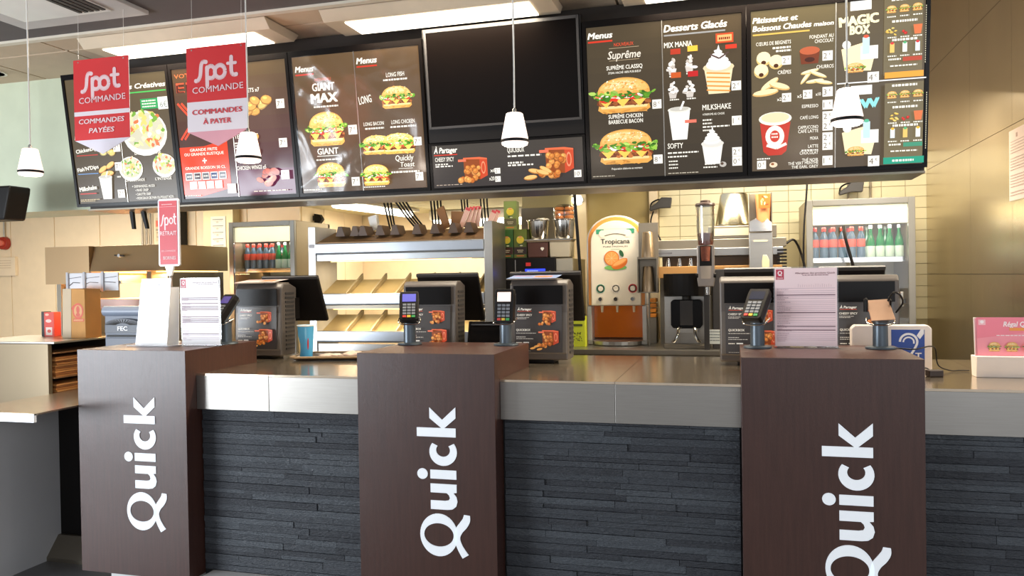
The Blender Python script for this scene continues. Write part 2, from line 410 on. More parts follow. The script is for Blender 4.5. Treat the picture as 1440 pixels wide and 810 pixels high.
# steel clad column between passage and tiles
pc = struct(box(-1.66, -1.25, 6.3, 6.7, 0, 2.3).build('wall_column', mat('column_cream', (206, 190, 140), .5)))
box(-1.665, -1.245, 6.292, 6.30, 0, 2.06).build('steel_panel', steel_dark, pc)
struct(box(-1.25, -1.15, 6.4, 6.5, 0, 2.3).build('trim_1', cream))
struct(box(-1.15, -.64, 6.45, 6.5, 0, 2.4).build('wall_panelled', mat('olive_panel', (172, 152, 98), .45)))
struct(box(-.64, -.575, 6.40, 6.5, 0, 2.6).build('trim_2', cream))
# tile wall
tw = struct(box(-.575, 1.40, 6.51, 6.56, 0, 3.95).build('wall_tiled', grout))
tme = None
for r in range(15):
    for c in range(12):
        x = -.57+c*.165; z = 1.14+r*.083
        o = MB().box(0, .161, 0, .008, 0, .0795)
        if tme is None:
            o = o.build('tile', tile_m, tw, bevel=.0015, loc=(x, 6.503, z)); tme = o
        else:
            o = tme.copy(); COL.objects.link(o); o.parent = tw; o.location = (x, 6.503, z)
struct(box(-.57, 1.40, 6.50, 6.51, 2.39, 3.95).build('wall_tiled_upper', cream))
# brushed steel wall on the right
wr = struct(box(1.40, 1.45, 4.37, 6.56, 0, 3.95).build('wall_right', steel_dark))
for (ya, yb) in ((4.372, 4.622), (4.624, 5.371), (5.373, 6.5)):
    for (za, zb) in ((0.02, 1.473), (1.476, 2.238), (2.241, 2.93), (2.933, 3.9)):
        box(1.385, 1.40, ya, yb, za, zb).build('steel_panel', steel_warm, wr)
struct(box(1.45, 2.6, 4.37, 4.42, 0, 3.95).build('wall_right_return', steel_warm))

# ================================================================== COUNTER
ct = thing('service_counter', 'long steel topped service counter faced with charcoal stone strips', 'counter', (0, 3.3, 0))
def cbox(x0, x1, y0, y1, z0, z1): return box(x0, x1, y0-3.3, y1-3.3, z0, z1)
GAPS = ((-2.4995, -1.6085), (-.9725, .024), (.6712, 2.5))
for g, (a, b_) in enumerate(GAPS):
    sp = (-2.104, -.478, 1.55)[g]
    for p, q in ((a, sp-.001), (sp+.001, b_)):
        cbox(p, q, 3.2712, 3.779, 1.049, 1.059).build('top_panel', steel_top, ct)
        cbox(p, q, 3.2712, 3.283, .887, 1.0488).build('fascia_panel', steel_h, ct, bevel=.001)
    cbox(a+.002, b_-.002, 3.285, 3.779, .887, 1.0485).build('top_support', steel_dark, ct)
    cbox(a, b_, 3.312, 3.778, 0, .886).build('backing_board', mortar, ct)
for a, b_ in ((-3.10, -2.104), (-2.102, -.478), (-.476, 1.02), (1.022, 2.5)):
    cbox(a, b_, 3.7805, 4.348, 1.049, 1.059).build('top_panel', steel_top, ct)
cbox(-3.08, 2.5, 3.79, 4.32, 0, 1.049).build('carcass', mat('counter_carcass', (120, 112, 100), .5), ct)
for a, b_ in ((-2.455, -1.61), (-.97, .022), (.673, 2.5)):
    cbox(a, b_, 3.19, 3.311, 0, .098).build('plinth', mat('pale_plinth', (214, 214, 212), .4), ct, bevel=.003)
cnt = 0
smesh = {}
for xa, xb in ((-2.495, -1.615), (-.965, .018), (.678, 1.95)):
    z = .102
    while z < .883:
        h = min(rnd.choice([.019, .025, .028, .032]), .885-z)
        x = xa
        while x < xb-.02:
            l = rnd.uniform(.16, .62)
            if xb-(x+l) < .1: l = xb-x
            p = rnd.uniform(0, .009)
            o = box(x+.0008, x+l-.0008, .012-.004-p, .014, z+.0008, z+h-.0008).build('stone_strip', rnd.choice([stone, stone, stone2, stone3]), ct)
            cnt += 1; x += l
        z += h
print('stone strips', cnt)

# ---------------------------------------------------------------- the word on the pedestals
def ring(cx, cy, ax, ay, bx, by, n=28, dx=0, dy=0, a0=0, a1=2*PI):
    return [((cx+ax*math.cos(a0+(a1-a0)*i/n), cy+ay*math.sin(a0+(a1-a0)*i/n)), (cx+dx+bx*math.cos(a0+(a1-a0)*i/n), cy+dy+by*math.sin(a0+(a1-a0)*i/n))) for i in range(n+1)]
def word_quick(name, parent, loc, k=.00307, kx=.0033):
    """letters drawn reading along +z (bottom to top), their tops towards -x"""
    mb = MB()
    def P(p, y): return (-p[1]*kx, y, p[0]*k)
    def strip(pairs):
        n = len(pairs); vs = []
        for a, b_ in pairs: vs += [P(a, 0), P(b_, 0), P(a, -.003), P(b_, -.003)]
        fs = []
        for i in range(n-1):
            o, q = 4*i, 4*i+4
            fs += [(o, o+1, q+1, q), (o+2, q+2, q+3, o+3), (o, q, q+2, o+2), (o+1, o+3, q+3, q+1)]
        mb.add(vs, fs)
    def poly(pts):
        n = len(pts); mb.add([P(p, 0) for p in pts] + [P(p, -.003) for p in pts], [tuple(range(n)), tuple(range(2*n-1, n-1, -1))] + [(i, (i+1) % n, (i+1) % n+n, i+n) for i in range(n)])
    # Q with its swash
    strip(ring(30, 25.5, 30, 26, 16.5, 20.5, 40))
    sw = [(2, -11, 10), (9, -6.5, 9), (18, -2, 8), (28, 0.5, 8.5), (38, -2.5, 10.5), (46, -8.5, 11.5), (53, -12.5, 10.5), (60, -13.5, 8)]
    sm = smooth_path([(a, b_, c) for a, b_, c in sw], 5); pr = []
    for i, p in enumerate(sm):
        q0, q1 = sm[max(i-1, 0)], sm[min(i+1, len(sm)-1)]; tx, ty = q1[0]-q0[0], q1[1]-q0[1]; l = math.hypot(tx, ty); nx, ny = -ty/l, tx/l
        pr.append(((p[0]+nx*p[2]/2, p[1]+ny*p[2]/2), (p[0]-nx*p[2]/2, p[1]-ny*p[2]/2)))
    strip(pr)
    # u
    poly([(66, 36), (78.5, 36), (78.5, 16), (79.5, 11), (82.5, 9.3), (86.5, 10.5), (89.5, 13.5), (89.5, 36), (102, 36), (102, 0), (90.5, 0), (90, 4.5), (84.5, .3), (78, -1), (71, 1), (67, 6), (66, 13)])
    # i with round dot
    poly([(109, 0), (121.5, 0), (121.5, 36), (109, 36)])
    poly([(115.2+7.6*math.cos(2*PI*i/22), 47+7.3*math.sin(2*PI*i/22)) for i in range(22)])
    # c
    pr = []
    for i in range(25):
        a = R_(52)+R_(256)*i/24
        pr.append(((147+19.5*math.cos(a), 17.8+19*math.sin(a)), (149.5+9.2*math.cos(a), 17.8+9.6*math.sin(a))))
    strip(pr)
    # k
    poly([(168, 0), (180.5, 0), (180.5, 54), (168, 54)])
    poly([(180.0, 19), (194, 36), (209, 36), (192, 18.5), (210, 0), (194.5, 0), (180.0, 16)])
    return mb.build(name, white_l, parent, loc=loc)

PED = [(-3.1251, -2.5002, .306, -2.676, 'leftmost of the three dark wood pedestals, beside the low steel shelf', .08),
       (-1.6079, -.9733, .302, -1.150, 'middle one of the three dark wood pedestals with upright white lettering', .0),
       (.0246, .6706, .290, .493, 'rightmost of the three dark wood pedestals, carrying the framed allergen sheet', .0)]
for i, (x0, x1, zb, xb, lab, fz) in enumerate(PED):
    t = thing('pedestal', lab, 'pedestal', (x0, 3.1938, 0), group=None)
    w = x1-x0
    box(0, w, 0, .584, max(fz, .08), 1.1749).build('panel_body', wood, t, bevel=.0012)
    word_quick('lettering', t, (xb-x0, -.0006, zb))
    box(.17 if i == 0 else .01, w-.01, .006, .58, 0, max(fz, .08)).build('plinth', mat('pale_plinth', (214, 214, 212), .4), t)

# ---------------------------------------------------------------- low shelf on the far left
t = thing('side_shelf', 'low steel side shelf with a bright front edge left of the first pedestal', 'shelf', (-3.6, 2.94, 0))
box(0, .472, 0, .75, .892, .90).build('top_plate', steel_top, t)
box(0, .472, -.004, .012, .859, .899).build('front_edge', mat('bright_edge', (236, 240, 246), .25, .2), t, bevel=.001)
box(-.02, 0, .02, .70, .0, .892).build('side_panel', mat('grey_steel_panel', (206, 208, 210), .38, .05, .1, 3), t)
box(0, .40, .60, .62, .10, .886).build('back_panel', black, t)  # black sheet stands in for the shaded gap under the shelf
MB().prism([(.50, 0), (.50, .02), (.58, .12), (.60, .12), (.60, 0)], 0, .47, 'yz').build('kick_plate', steel_dark, t)

# ================================================================== MENU BOARDS
TILT = -math.atan2(.1054, .7907)
# TILT leans the top towards the customers
BX = [-3.9141, -3.1512, -2.3648, -1.5687, -.7147, .0719, .8637]
BH = .797
def board(label, x0, x1, arts, film=False, group='backlit menu boards over the counter'):
    W_ = x1-x0-.004
    t = thing('menu_board', label, 'menu board', (x0+.002, 4.0325, 1.9742), group=None, rx=-TILT)
    f = .018
    mb = box(0, W_, .0, .055, 0, BH)
    mb.build('casing', black, t, bevel=.002)
    fr = MB().box(0, W_, -.008, 0, 0, f).box(0, W_, -.008, 0, BH-.03, BH).box(0, f, -.008, 0, f, BH-.03).box(W_-f, W_, -.008, 0, f, BH-.03)
    fr.build('frame', black_g, t)
    n = len(arts); iw = (W_-2*f)/n; ih = BH-.03-f
    for i, fn in enumerate(arts):
        A = Art(iw-.004, ih-.004); fn(A)
        A.build('backlit_panel', art_film if film else art_back, t, loc=(f+i*iw+.002, -.001, f+.002))
        if i: box(f+i*iw-.002, f+i*iw+.002, -.006, 0, f, BH-.03).build('divider', steel, t)
    return t
def bg(A, c=(96, 82, 58), c2=(78, 66, 50)):
    for i in range(10):
        k = i/9; A.rect(0, i/10, 1, (i+1)/10+.001, tuple(c[j]*(1-k)+c2[j]*k for j in range(3)))
    A.layer()
def b1_left(A):
    bg(A)
    A.text('Salades', .55, .10, .035, WHT, al='c', shear=.2, bold=.03)
    A.ell(.45, .22, .10, .05, (240, 190, 60)); A.ell(.6, .26, .12, .05, (230, 90, 50)); A.layer()
    A.text('Les Dips', .06, .48, .03, WHT, shear=.2, bold=.02)
    A.text('ChickenDips', .06, .59, .030, WHT, w=.46, bold=.03, rot=R_(6)); A.rect(.06, .605, .5, .612, (200, 60, 50))
    nuggets(A, .68, .565, .32, 6, ((250, 226, 150), (246, 210, 120)), .22, .8, .5); price(A, .84, .53, .14)
    A.text("Fish'N'Dips", .06, .74, .030, WHT, w=.44, bold=.03, rot=R_(6)); A.rect(.06, .755, .48, .762, (110, 150, 200))
    for x, y, r in ((.58, .73, .5), (.74, .70, .5), (.70, .765, .1), (.62, .77, .3)):
        A.ell(x, y, .10, .045, (206, 140, 60), 14, r); A.layer(); A.ell(x, y-.004, .09, .036, (246, 206, 120), 14, r); A.layer()
    price(A, .84, .68, .14); A.words(.86, .79, .08, .012, WHT)
    A.text('Milkshake', .06, .90, .034, WHT, w=.36, bold=.035, rot=R_(5)); A.rect(.06, .915, .4, .924, (200, 60, 50))
    drink(A, .62, .87, .26, .20); price(A, .84, .90, .14); A.words(.06, .965, .4, .008, (200, 180, 140)); A.words(.06, .978, .3, .006, (200, 180, 140))
def b1_right(A):
    bg(A)
    A.text('Les Créatives', .98, .115, .038, WHT, w=.86, al='r', shear=.22, bold=.028); A.rect(.14, .14, .98, .150, (80, 190, 90))
    A.rect(.46, .20, .80, .28, (50, 160, 90)); A.rect(.80, .195, .99, .29, (250, 250, 244)); A.layer()
    for i in range(3): A.words(.49, .212+.022*i, .27, .010, WHT)
    A.text('6€', .84, .275, .045, (130, 140, 130), bold=0)
    A.rect(.02, .30, .26, .345, (226, 90, 60)); A.layer(); A.words(.05, .316, .18, .012, WHT)
    salad(A, .48, .45, .84)
    A.text('LA SAVOUREUSE', .50, .63, .028, WHT, w=.52, al='c')
    salad(A, .13, .73, .46); salad(A, .80, .72, .44)
    A.text('LA GOURMANDE', .20, .84, .022, WHT, w=.38, al='c', bold=.008); A.text("L'INTENSE", .76, .84, .022, WHT, w=.32, al='c', bold=.008)
    for i, s_ in enumerate(('+ DEMANDEZ AUSSI', '• PAVÉ CRISP', '• CAROTTE CRISP', '• MORCEAUX DE PAIN OU POULET RÔTI')):
        A.text(s_, .12+(.06 if i else 0), .89+i*.032, .019, WHT, w=(.45, .26, .3, .74)[i], bold=.006)
def b2_left(A):
    bg(A, (92, 70, 50), (70, 40, 44))
    A.text('VOTRE', .04, .07, .032, (236, 120, 70), w=.42, bold=0); A.text('EFFET', .06, .18, .075, (236, 90, 60), w=.9, bold=.01)
    A.text('EFFET', .06, .18, .06, (80, 40, 30), w=.86, bold=-.02)
    for k_ in (0, .07): A.line([(.05+k_, .26), (.30+k_, .40), (.05+k_, .54)], .035, (232, 80, 54))
    A.layer()
    A.poly([(.0, .60), (.0, .97), (.30, .99), (.88, .93), (.88, .56), (.45, .60)], (228, 66, 34)); A.layer()
    A.text('GRANDE FRITE', .44, .635, .022, WHT, w=.5, al='c'); A.text('OU GRANDE RUSTIQUE', .44, .668, .022, WHT, w=.72, al='c')
    A.rect(.40, .705, .48, .716, WHT); A.rect(.43, .69, .45, .732, WHT); A.text('GRANDE BOISSON 50 CL', .44, .775, .022, WHT, w=.74, al='c')
    for r in range(2):
        for c in range(5 if r == 0 else 4):
            u = .06+.155*c+.07*r; v = .80+.07*r
            A.rect(u, v, u+.135, v+.058, (250, 246, 240)); A.layer(); A.rect(u+.012, v+.006, u+.123, v+.052, (rnd.choice([(40, 60, 110), (60, 30, 40), (30, 70, 60), (90, 90, 96)]) if r == 0 else (196, 214, 230))); A.layer(); A.words(u+.03, v+.024, .08, .010, WHT)
    A.words(.02, .975, .3, .006, (220, 200, 180))
    price(A, .82, .90, .15, '0')
def b2_right(A):
    bg(A, (98, 80, 58), (80, 44, 56))
    A.rect(0, .80, 1, .99, (96, 44, 70)); A.layer()
    A.text('NUGGETS x7', .1, .22, .03, WHT, w=.42); nuggets(A, .38, .34, .52, 8, ((240, 170, 90), (250, 200, 120)), .2, .7, .5)
    price(A, .80, .29, .14)
    A.text('TENDERS x7', .02, .56, .03, WHT, w=.42); A.words(.02, .59, .26, .010, WHT); A.words(.02, .61, .3, .010, WHT); A.words(.02, .63, .24, .010, WHT)
    nuggets(A, .45, .61, .40, 7, ((226, 130, 60), (240, 170, 90)), .2, .7, .8); price(A, .80, .58, .14)
    A.text('CHICKEN WINGS x5', .02, .80, .030, WHT, w=.52); nuggets(A, .56, .865, .42, 8, ((190, 62, 34), (214, 90, 44)), .2, .6, .5)
    price(A, .80, .82, .14); A.words(.3, .965, .6, .007, (220, 200, 180))
def b3_left(A):
    bg(A, (104, 80, 52), (92, 72, 54))
    A.text('Menus', .04, .11, .042, WHT, w=.30, shear=.2, bold=.035); A.rect(.04, .125, .34, .136, (214, 60, 40)); A.layer()
    A.text('NOUVEAU', .48, .185, .022, (226, 90, 60), w=.26, al='c', bold=.0)
    A.text('GIANT', .48, .255, .055, WHT, w=.36, al='c', bold=.03); A.text('MAX', .48, .34, .065, WHT, w=.42, al='c', bold=.05); A.words(.3, .365, .4, .012, WHT)
    burger(A, .48, .53, .64, .26, bright=1.16); price(A, .84, .52, .14)
    A.text('GIANT', .48, .72, .045, WHT, w=.34, al='c', bold=.03); A.rect(.3, .73, .66, .735, WHT); A.words(.28, .755, .42, .010, WHT)
    burger(A, .50, .87, .52, .19, bright=1.16); price(A, .84, .90, .13); A.words(.04, .975, .3, .007, WHT)
def b3_right(A):
    bg(A, (102, 78, 52), (96, 74, 54))
    A.text('Menus', .03, .09, .042, WHT, w=.32, shear=.2, bold=.035); A.rect(.03, .105, .35, .116, (214, 60, 40)); A.layer()
    A.text('LONG FISH', .62, .20, .030, WHT, w=.28, al='c'); A.words(.43, .215, .38, .012, WHT)
    burger(A, .62, .34, .52, .17, True, 1.1); A.text('LONG', .04, .38, .055, WHT, w=.2, bold=.02, rot=R_(8))
    A.text('LONG BACON', .24, .535, .026, WHT, w=.32, al='c'); A.words(.1, .55, .3, .012, WHT)
    A.text('LONG CHICKEN', .70, .535, .028, WHT, w=.36, al='c'); A.words(.5, .55, .4, .012, WHT)
    burger(A, .27, .67, .52, .15, True, 1.2); burger(A, .62, .67, .56, .16, True, 1.2); price(A, .86, .64, .12)
    A.text('Quickly', .70, .80, .04, WHT, w=.28, al='c', shear=.1); A.text('Toast', .74, .845, .035, WHT, w=.22, al='c', shear=.1); A.rect(.6, .855, .82, .858, WHT); A.words(.48, .875, .44, .012, WHT)
    burger(A, .24, .89, .46, .16, False, 1.2); price(A, .86, .89, .12); A.words(.04, .975, .34, .007, WHT)
def b5_left(A):
    bg(A, (80, 68, 50), (60, 52, 42))
    A.text('Menus', .02, .075, .040, WHT, w=.33, shear=.2, bold=.035); A.rect(.02, .09, .35, .101, (220, 60, 40)); A.layer()
    A.text('NOUVEAUX', .50, .135, .022, (232, 80, 50), w=.26, al='c', bold=.004)
    A.text('Suprême', .50, .215, .05, (236, 226, 210), w=.44, al='c', shear=.25, bold=.015); A.rect(.3, .145, .7, .148, (180, 160, 130)); A.rect(.3, .225, .7, .228, (180, 160, 130))
    A.text('SUPRÊME CLASSIQ', .50, .285, .026, WHT, w=.48, al='c'); A.text('STEAK HACHÉ 100% PUR BŒUF', .50, .312, .014, WHT, w=.44, al='c', bold=.004)
    burger(A, .48, .45, .80, .24); price(A, .86, .50, .12, '8')
    A.text('SUPRÊME CHICKEN', .50, .605, .026, WHT, w=.46, al='c'); A.text('BARBECUE BACON', .50, .64, .026, WHT, w=.46, al='c')
    burger(A, .49, .79, .80, .24); price(A, .86, .86, .12, '8')
    A.text('Préparation élaborée au moment', .50, .945, .014, WHT, w=.42, al='c', bold=0, shear=.2); A.words(.03, .982, .3, .005, (200, 190, 170))
def b5_right(A):
    bg(A, (84, 70, 50), (62, 54, 44))
    A.text('Desserts Glacés', .02, .075, .044, WHT, w=.80, shear=.2, bold=.035); A.rect(.02, .092, .80, .102, (150, 150, 150)); A.layer()
    A.text('MIX MANIA', .02, .175, .034, WHT, w=.36)
    for (u, v, c) in ((.12, .30, (180, 60, 40)), (.34, .29, (250, 190, 70)), (.12, .45, (200, 90, 40)), (.34, .45, (190, 40, 40))):
        A.poly([(u-.055, v+.01), (u-.04, v+.05), (u+.04, v+.05), (u+.055, v+.01)], (206, 198, 190)); A.layer()
        for q in range(16): A.ell(u+rnd.uniform(-.07, .07)*(1-q/22), v+.02-.075*q/16, .035*(1-q/26), .018, rnd.choice([(250, 246, 240), (222, 214, 206), (190, 180, 170), (255, 252, 248)]), 8, rnd.uniform(-.5, .5), .2)
        A.layer(); A.rect(u-.02, v-.115, u+.11, v-.08, c); A.layer(); A.words(u-.04, v+.055, .12, .008, WHT)
    A.rect(.68, .115, .90, .175, (214, 76, 40)); A.layer(); A.rect(.70, .125, .88, .165, (240, 170, 110)); A.layer(); A.words(.72, .14, .14, .014, (120, 40, 20))
    sundae(A, .71, .34, .38, .30, (246, 222, 180), (250, 246, 244), (226, 150, 70)); A.line([(.6, .24), (.72, .27), (.84, .235)], .02, (90, 70, 66)); A.layer(); A.rect(.80, .19, .94, .215, (230, 60, 40)); price(A, .87, .42, .12, '2')
    drink(A, .20, .66, .28, .22); A.rect(.27, .645, .42, .665, (236, 120, 100)); A.layer()
    A.text('MILKSHAKE', .50, .59, .034, WHT, w=.36); A.text('4 PARFUMS AU CHOIX', .50, .625, .014, WHT, w=.28, bold=0)
    for i, w_ in enumerate((.12, .12, .34, .12)): A.words(.50, .65+.022*i, w_, .009, WHT)
    price(A, .87, .64, .12, '1')
    A.text('SOFTY', .04, .825, .034, WHT, w=.20); A.words(.04, .85, .40, .009, WHT); A.words(.04, .875, .26, .009, WHT)
    for i in range(3): A.words(.05, .905+.022*i, .12, .008, WHT)
    sundae(A, .62, .82, .28, .24); price(A, .87, .84, .12, '2'); price(A, .87, .90, .12, '0')
    A.ell(.75, .945, .045, .035, (190, 184, 176)); A.layer(); A.ell(.74, .94, .02, .018, (90, 70, 56)); A.words(.52, .935, .14, .008, WHT); A.words(.50, .955, .18, .008, WHT); A.words(.04, .985, .4, .005, (200, 190, 170))
def b6_left(A):
    bg(A, (104, 92, 64), (92, 78, 62))
    A.text('Pâtisseries et', .02, .075, .034, WHT, w=.54, shear=.2, bold=.035); A.text('Boissons Chaudes', .02, .125, .034, WHT, w=.70, shear=.2, bold=.035); A.text('maison', .75, .125, .026, WHT, w=.23, shear=.2, bold=.03)
    A.rect(.02, .142, .70, .152, (220, 180, 90)); A.layer()
    A.text('CŒURS DE BEIGNETS', .06, .215, .022, WHT, w=.42, bold=.006); A.words(.26, .23, .22, .012, WHT); A.words(.3, .25, .18, .012, WHT)
    for x, y in ((.15, .30), (.30, .325), (.12, .375)):
        A.ell(x, y, .09, .085, (220, 190, 120)); A.layer(); A.ell(x, y-.01, .085, .075, (252, 236, 190)); A.layer(); A.ell(x, y+.02, .03, .025, (80, 44, 24)); A.layer()
    price(A, .37, .29, .11, '2'); A.text('FONDANT AU', .98, .20, .022, WHT, w=.28, al='r', bold=.006); A.text('CHOCOLAT', .98, .228, .022, WHT, w=.22, al='r', bold=.006)
    A.poly([(.58, .27), (.60, .35), (.80, .35), (.82, .27)], (120, 56, 30)); A.layer(); A.ell(.70, .27, .12, .05, (190, 96, 60)); A.layer(); A.ell(.70, .325, .06, .03, (70, 30, 18)); A.layer(); price(A, .85, .28, .12, '2')
    A.text('CRÊPES', .48, .40, .022, WHT, w=.16, al='r', bold=.006)
    for x, y, a, r in ((.22, .46, .13, .6), (.34, .475, .13, -.3), (.17, .51, .16, .1)):
        A.ell(x, y, a, .04, (226, 180, 110), 16, r); A.layer(); A.ell(x, y-.006, a*.94, .032, (254, 232, 180), 16, r); A.layer()
    price(A, .37, .52, .11, '2'); A.text('x2', .31, .565, .02, WHT)
    A.text('CHURROS', .98, .385, .022, WHT, w=.20, al='r', bold=.006)
    for x, y, r in ((.66, .43, .9), (.70, .40, .2), (.80, .42, -.4), (.76, .46, .1), (.86, .47, -.2)):
        A.ell(x, y, .11, .024, (236, 200, 130), 14, r); A.layer(); A.ell(x, y-.004, .10, .017, (255, 240, 200), 14, r); A.layer()
    price(A, .62, .51, .11, '2'); price(A, .85, .50, .12, '3'); A.text('x5', .55, .555, .02, WHT); A.text('x10', .77, .55, .02, WHT, w=.06)
    A.poly([(.10, .70), (.14, .88), (.20, .905), (.36, .905), (.42, .88), (.47, .70)], (196, 58, 44)); A.layer()
    A.ell(.285, .675, .20, .085, (252, 246, 226), 20); A.layer(); A.ell(.285, .668, .17, .062, (236, 222, 180), 20); A.layer()
    A.ell(.28, .785, .115, .135, (252, 244, 230), 20); A.layer(); A.ell(.28, .785, .06, .075, (206, 66, 50), 16); A.layer(); A.words(.24, .765, .08, .010, WHT); A.words(.24, .785, .08, .010, WHT); A.line([(.18, .84), (.30, .86), (.42, .835)], .035, (252, 244, 230)); A.layer()
    for i, (n_, p_) in enumerate((('ESPRESSO', .60), ('CAFÉ LONG', .67), ('CAPPUCCINO', .73), ('MOKA', .80), ('LATTE', .85), ('THÉ NOIR', .935))):
        A.text(n_, .80, p_+.02, .020, WHT, w=.024*len(n_), al='r', bold=.008)
        if i < 5: price(A, .85, p_-.02, .12, '2' if i else '1')
    A.text('CAFÉ LATTE', .80, .775, .020, WHT, w=.24, al='r', bold=.008); A.words(.60, .88, .2, .008, WHT); A.text('CHOCOLAT', .80, .91, .020, WHT, w=.22, al='r', bold=.008)
    A.text('THÉ VERT MENTHE', .80, .972, .018, WHT, w=.36, al='r', bold=.006); A.text('THÉ EARL GREY', .80, .995, .018, WHT, w=.32, al='r', bold=.006); price(A, .85, .925, .12, '1')
    A.words(.06, .92, .16, .008, WHT); price(A, .06, .935, .11, '0'); A.ell(.26, .965, .05, .035, (240, 216, 186)); A.layer(); A.ell(.25, .96, .02, .015, (150, 90, 50))
def kids(A, top, tone, word, word2, sub):
    v = top
    A.rect(.16, v-.02, .40, v+.035, (250, 250, 244)); A.layer()
    A.text(word, .04, v+.125, .055, tone, w=.44, bold=.06, rot=R_(3)); 
    if word2: A.text(word2, .16, v+.175, .05, tone, w=.22, bold=.06)
    A.poly([(.06, v+.26), (.10, v+.39), (.40, v+.40), (.46, v+.27), (.30, v+.23)], (255, 236, 190)); A.layer()
    A.rect(.28, v+.25, .48, v+.33, (255, 252, 240)); A.layer(); A.ell(.12, v+.235, .05, .05, (250, 250, 240)); A.layer()
    burger(A, .22, v+.375, .22, .06); A.rect(.30, v+.20, .38, v+.30, (200, 230, 240)); A.layer(); A.ell(.34, v+.195, .03, .02, sub); A.layer()
    price(A, .36, v+.41, .13, '4')
    A.rect(.54, v-.02, .97, v+.44, (118, 106, 78)); A.layer()
    for (yy, its) in ((.03, 0), (.155, 1), (.265, 2)):
        A.words(.62, v+yy-.035 if yy > .1 else v-.01, .28, .013, WHT)
        for i, x in enumerate((.62, .76, .90)):
            if its == 0: burger(A, x, v+yy+.02, .12, .045)
            elif its == 1: 
                if i == 0: nuggets(A, x, v+yy+.03, .11, 8, ((250, 214, 120), (246, 196, 90)), .2, .5)
                elif i == 1: nuggets(A, x, v+yy+.04, .06, 4, ((206, 50, 40),), .3)
                else: A.poly([(x-.05, v+yy), (x-.035, v+yy+.055), (x+.035, v+yy+.055), (x+.05, v+yy)], (226, 120, 70)); A.layer()
            else:
                A.rect(x-.025, v+yy-.01, x+.025, v+yy+.045, rnd.choice([(250, 248, 240), (244, 200, 110), (230, 240, 246)])); A.layer(); A.ell(x, v+yy-.01, .02, .015, rnd.choice([(220, 60, 60), (90, 180, 120), (250, 190, 60)])); A.layer()
            A.words(x-.05, v+yy+.062, .10, .007, WHT)
    A.words(.58, v+.345, .14, .010, WHT); A.rect(.74, v+.34, .95, v+.365, sh(sub, .8)); A.layer()
    A.words(.60, v+.385, .3, .008, WHT)
    for i in range(26): A.rect(.982, v+.05+.013*i, .990, v+.058+.013*i, (220, 210, 180))
def b6_right(A):
    bg(A, (96, 84, 62), (88, 76, 62))
    kids(A, .02, (255, 246, 200), 'MAGIC', 'BOX', (236, 90, 60)); A.rect(.54, .445, .97, .48, (246, 168, 60)); A.layer()
    A.rect(.0, .487, 1, .494, (250, 250, 250)); A.layer()
    kids(A, .53, (150, 226, 226), 'NEW', '', (90, 190, 150)); A.rect(.52, .955, .97, .995, (40, 160, 130)); A.layer(); A.words(.62, .97, .24, .012, WHT)
board('leftmost menu board with a large salad bowl and dips on brown', BX[0], BX[1], (b1_left, b1_right))
board('second menu board from the left with an orange red offer panel and chicken wings', BX[1], BX[2], (b2_left, b2_right), True)
t3 = board('third menu board with giant burgers and long sandwiches under wrinkled film', BX[2], BX[3], (b3_left, b3_right), True)
def film(t, x0, x1, z0, z1, seed):
    r = random.Random(seed); nx, nz = 46, 46; mb = MB(); vs = []
    cr = [(r.uniform(x0, x1), r.uniform(z0, z1), r.uniform(0, PI), r.uniform(.004, .011), r.uniform(.02, .05), r.uniform(.10, .28)) for _ in range(26)]
    for j in range(nz+1):
        for i in range(nx+1):
            x = x0+(x1-x0)*i/nx; z = z0+(z1-z0)*j/nz; d = 0
            for cx, cz, a, h, w, l in cr:
                u = (x-cx)*math.cos(a)+(z-cz)*math.sin(a); v = -(x-cx)*math.sin(a)+(z-cz)*math.cos(a)
                d += h*math.exp(-(v/w)**2-(u/l)**2)
            vs.append((x, -.010-d, z))
    mb.add(vs, [(j*(nx+1)+i, j*(nx+1)+i+1, (j+1)*(nx+1)+i+1, (j+1)*(nx+1)+i) for j in range(nz) for i in range(nx)])
    return mb.build('protective_film', MATS['film'], t, smooth=True, fix=False)
glass_mat('film', refl=.03, rough=.2)
film(t3, .02, .77, .02, .765, 5)
board('menu board headed desserts with two big supreme burgers beside the blank screen', BX[4], BX[5], (b5_left, b5_right))
board('rightmost menu board with pastries, hot drinks and the kids boxes', BX[5], BX[6], (b6_left, b6_right))
# blank screen and strip menu
Wc = BX[4]-BX[3]
t = thing('wall_screen', 'blank black wall screen above the narrow sharing menu strip', 'screen', (BX[3]+.003, 4.0325, 1.9742), rx=-TILT)
box(0, Wc-.006, .0, .05, .25, .84).build('casing', black, t, bevel=.003)
box(.022, Wc-.03, -.003, 0, .335, .82).build('screen', mat('black_screen', (9, 6, 5), .18, spec=.12), t)
MB().box(.018, Wc-.024, -.006, 0, .323, .335).box(.018, Wc-.024, -.006, 0, .82, .835).box(.010, .022, -.006, 0, .323, .835).box(Wc-.03, Wc-.018, -.006, 0, .323, .835).build('bezel', charcoal, t)
t = thing('strip_menu', 'narrow backlit menu strip with boxes of nuggets below the blank screen', 'menu board', (BX[3]+.003, 4.0325, 1.9742), rx=-TILT)
box(0, Wc-.006, 0, .05, 0, .248).build('casing', black, t, bevel=.002)
MB().box(0, Wc-.006, -.006, 0, 0, .012).box(0, Wc-.006, -.006, 0, .236, .248).box(0, .014, -.006, 0, .012, .236).box(Wc-.02, Wc-.006, -.006, 0, .012, .236).build('frame', black_g, t)
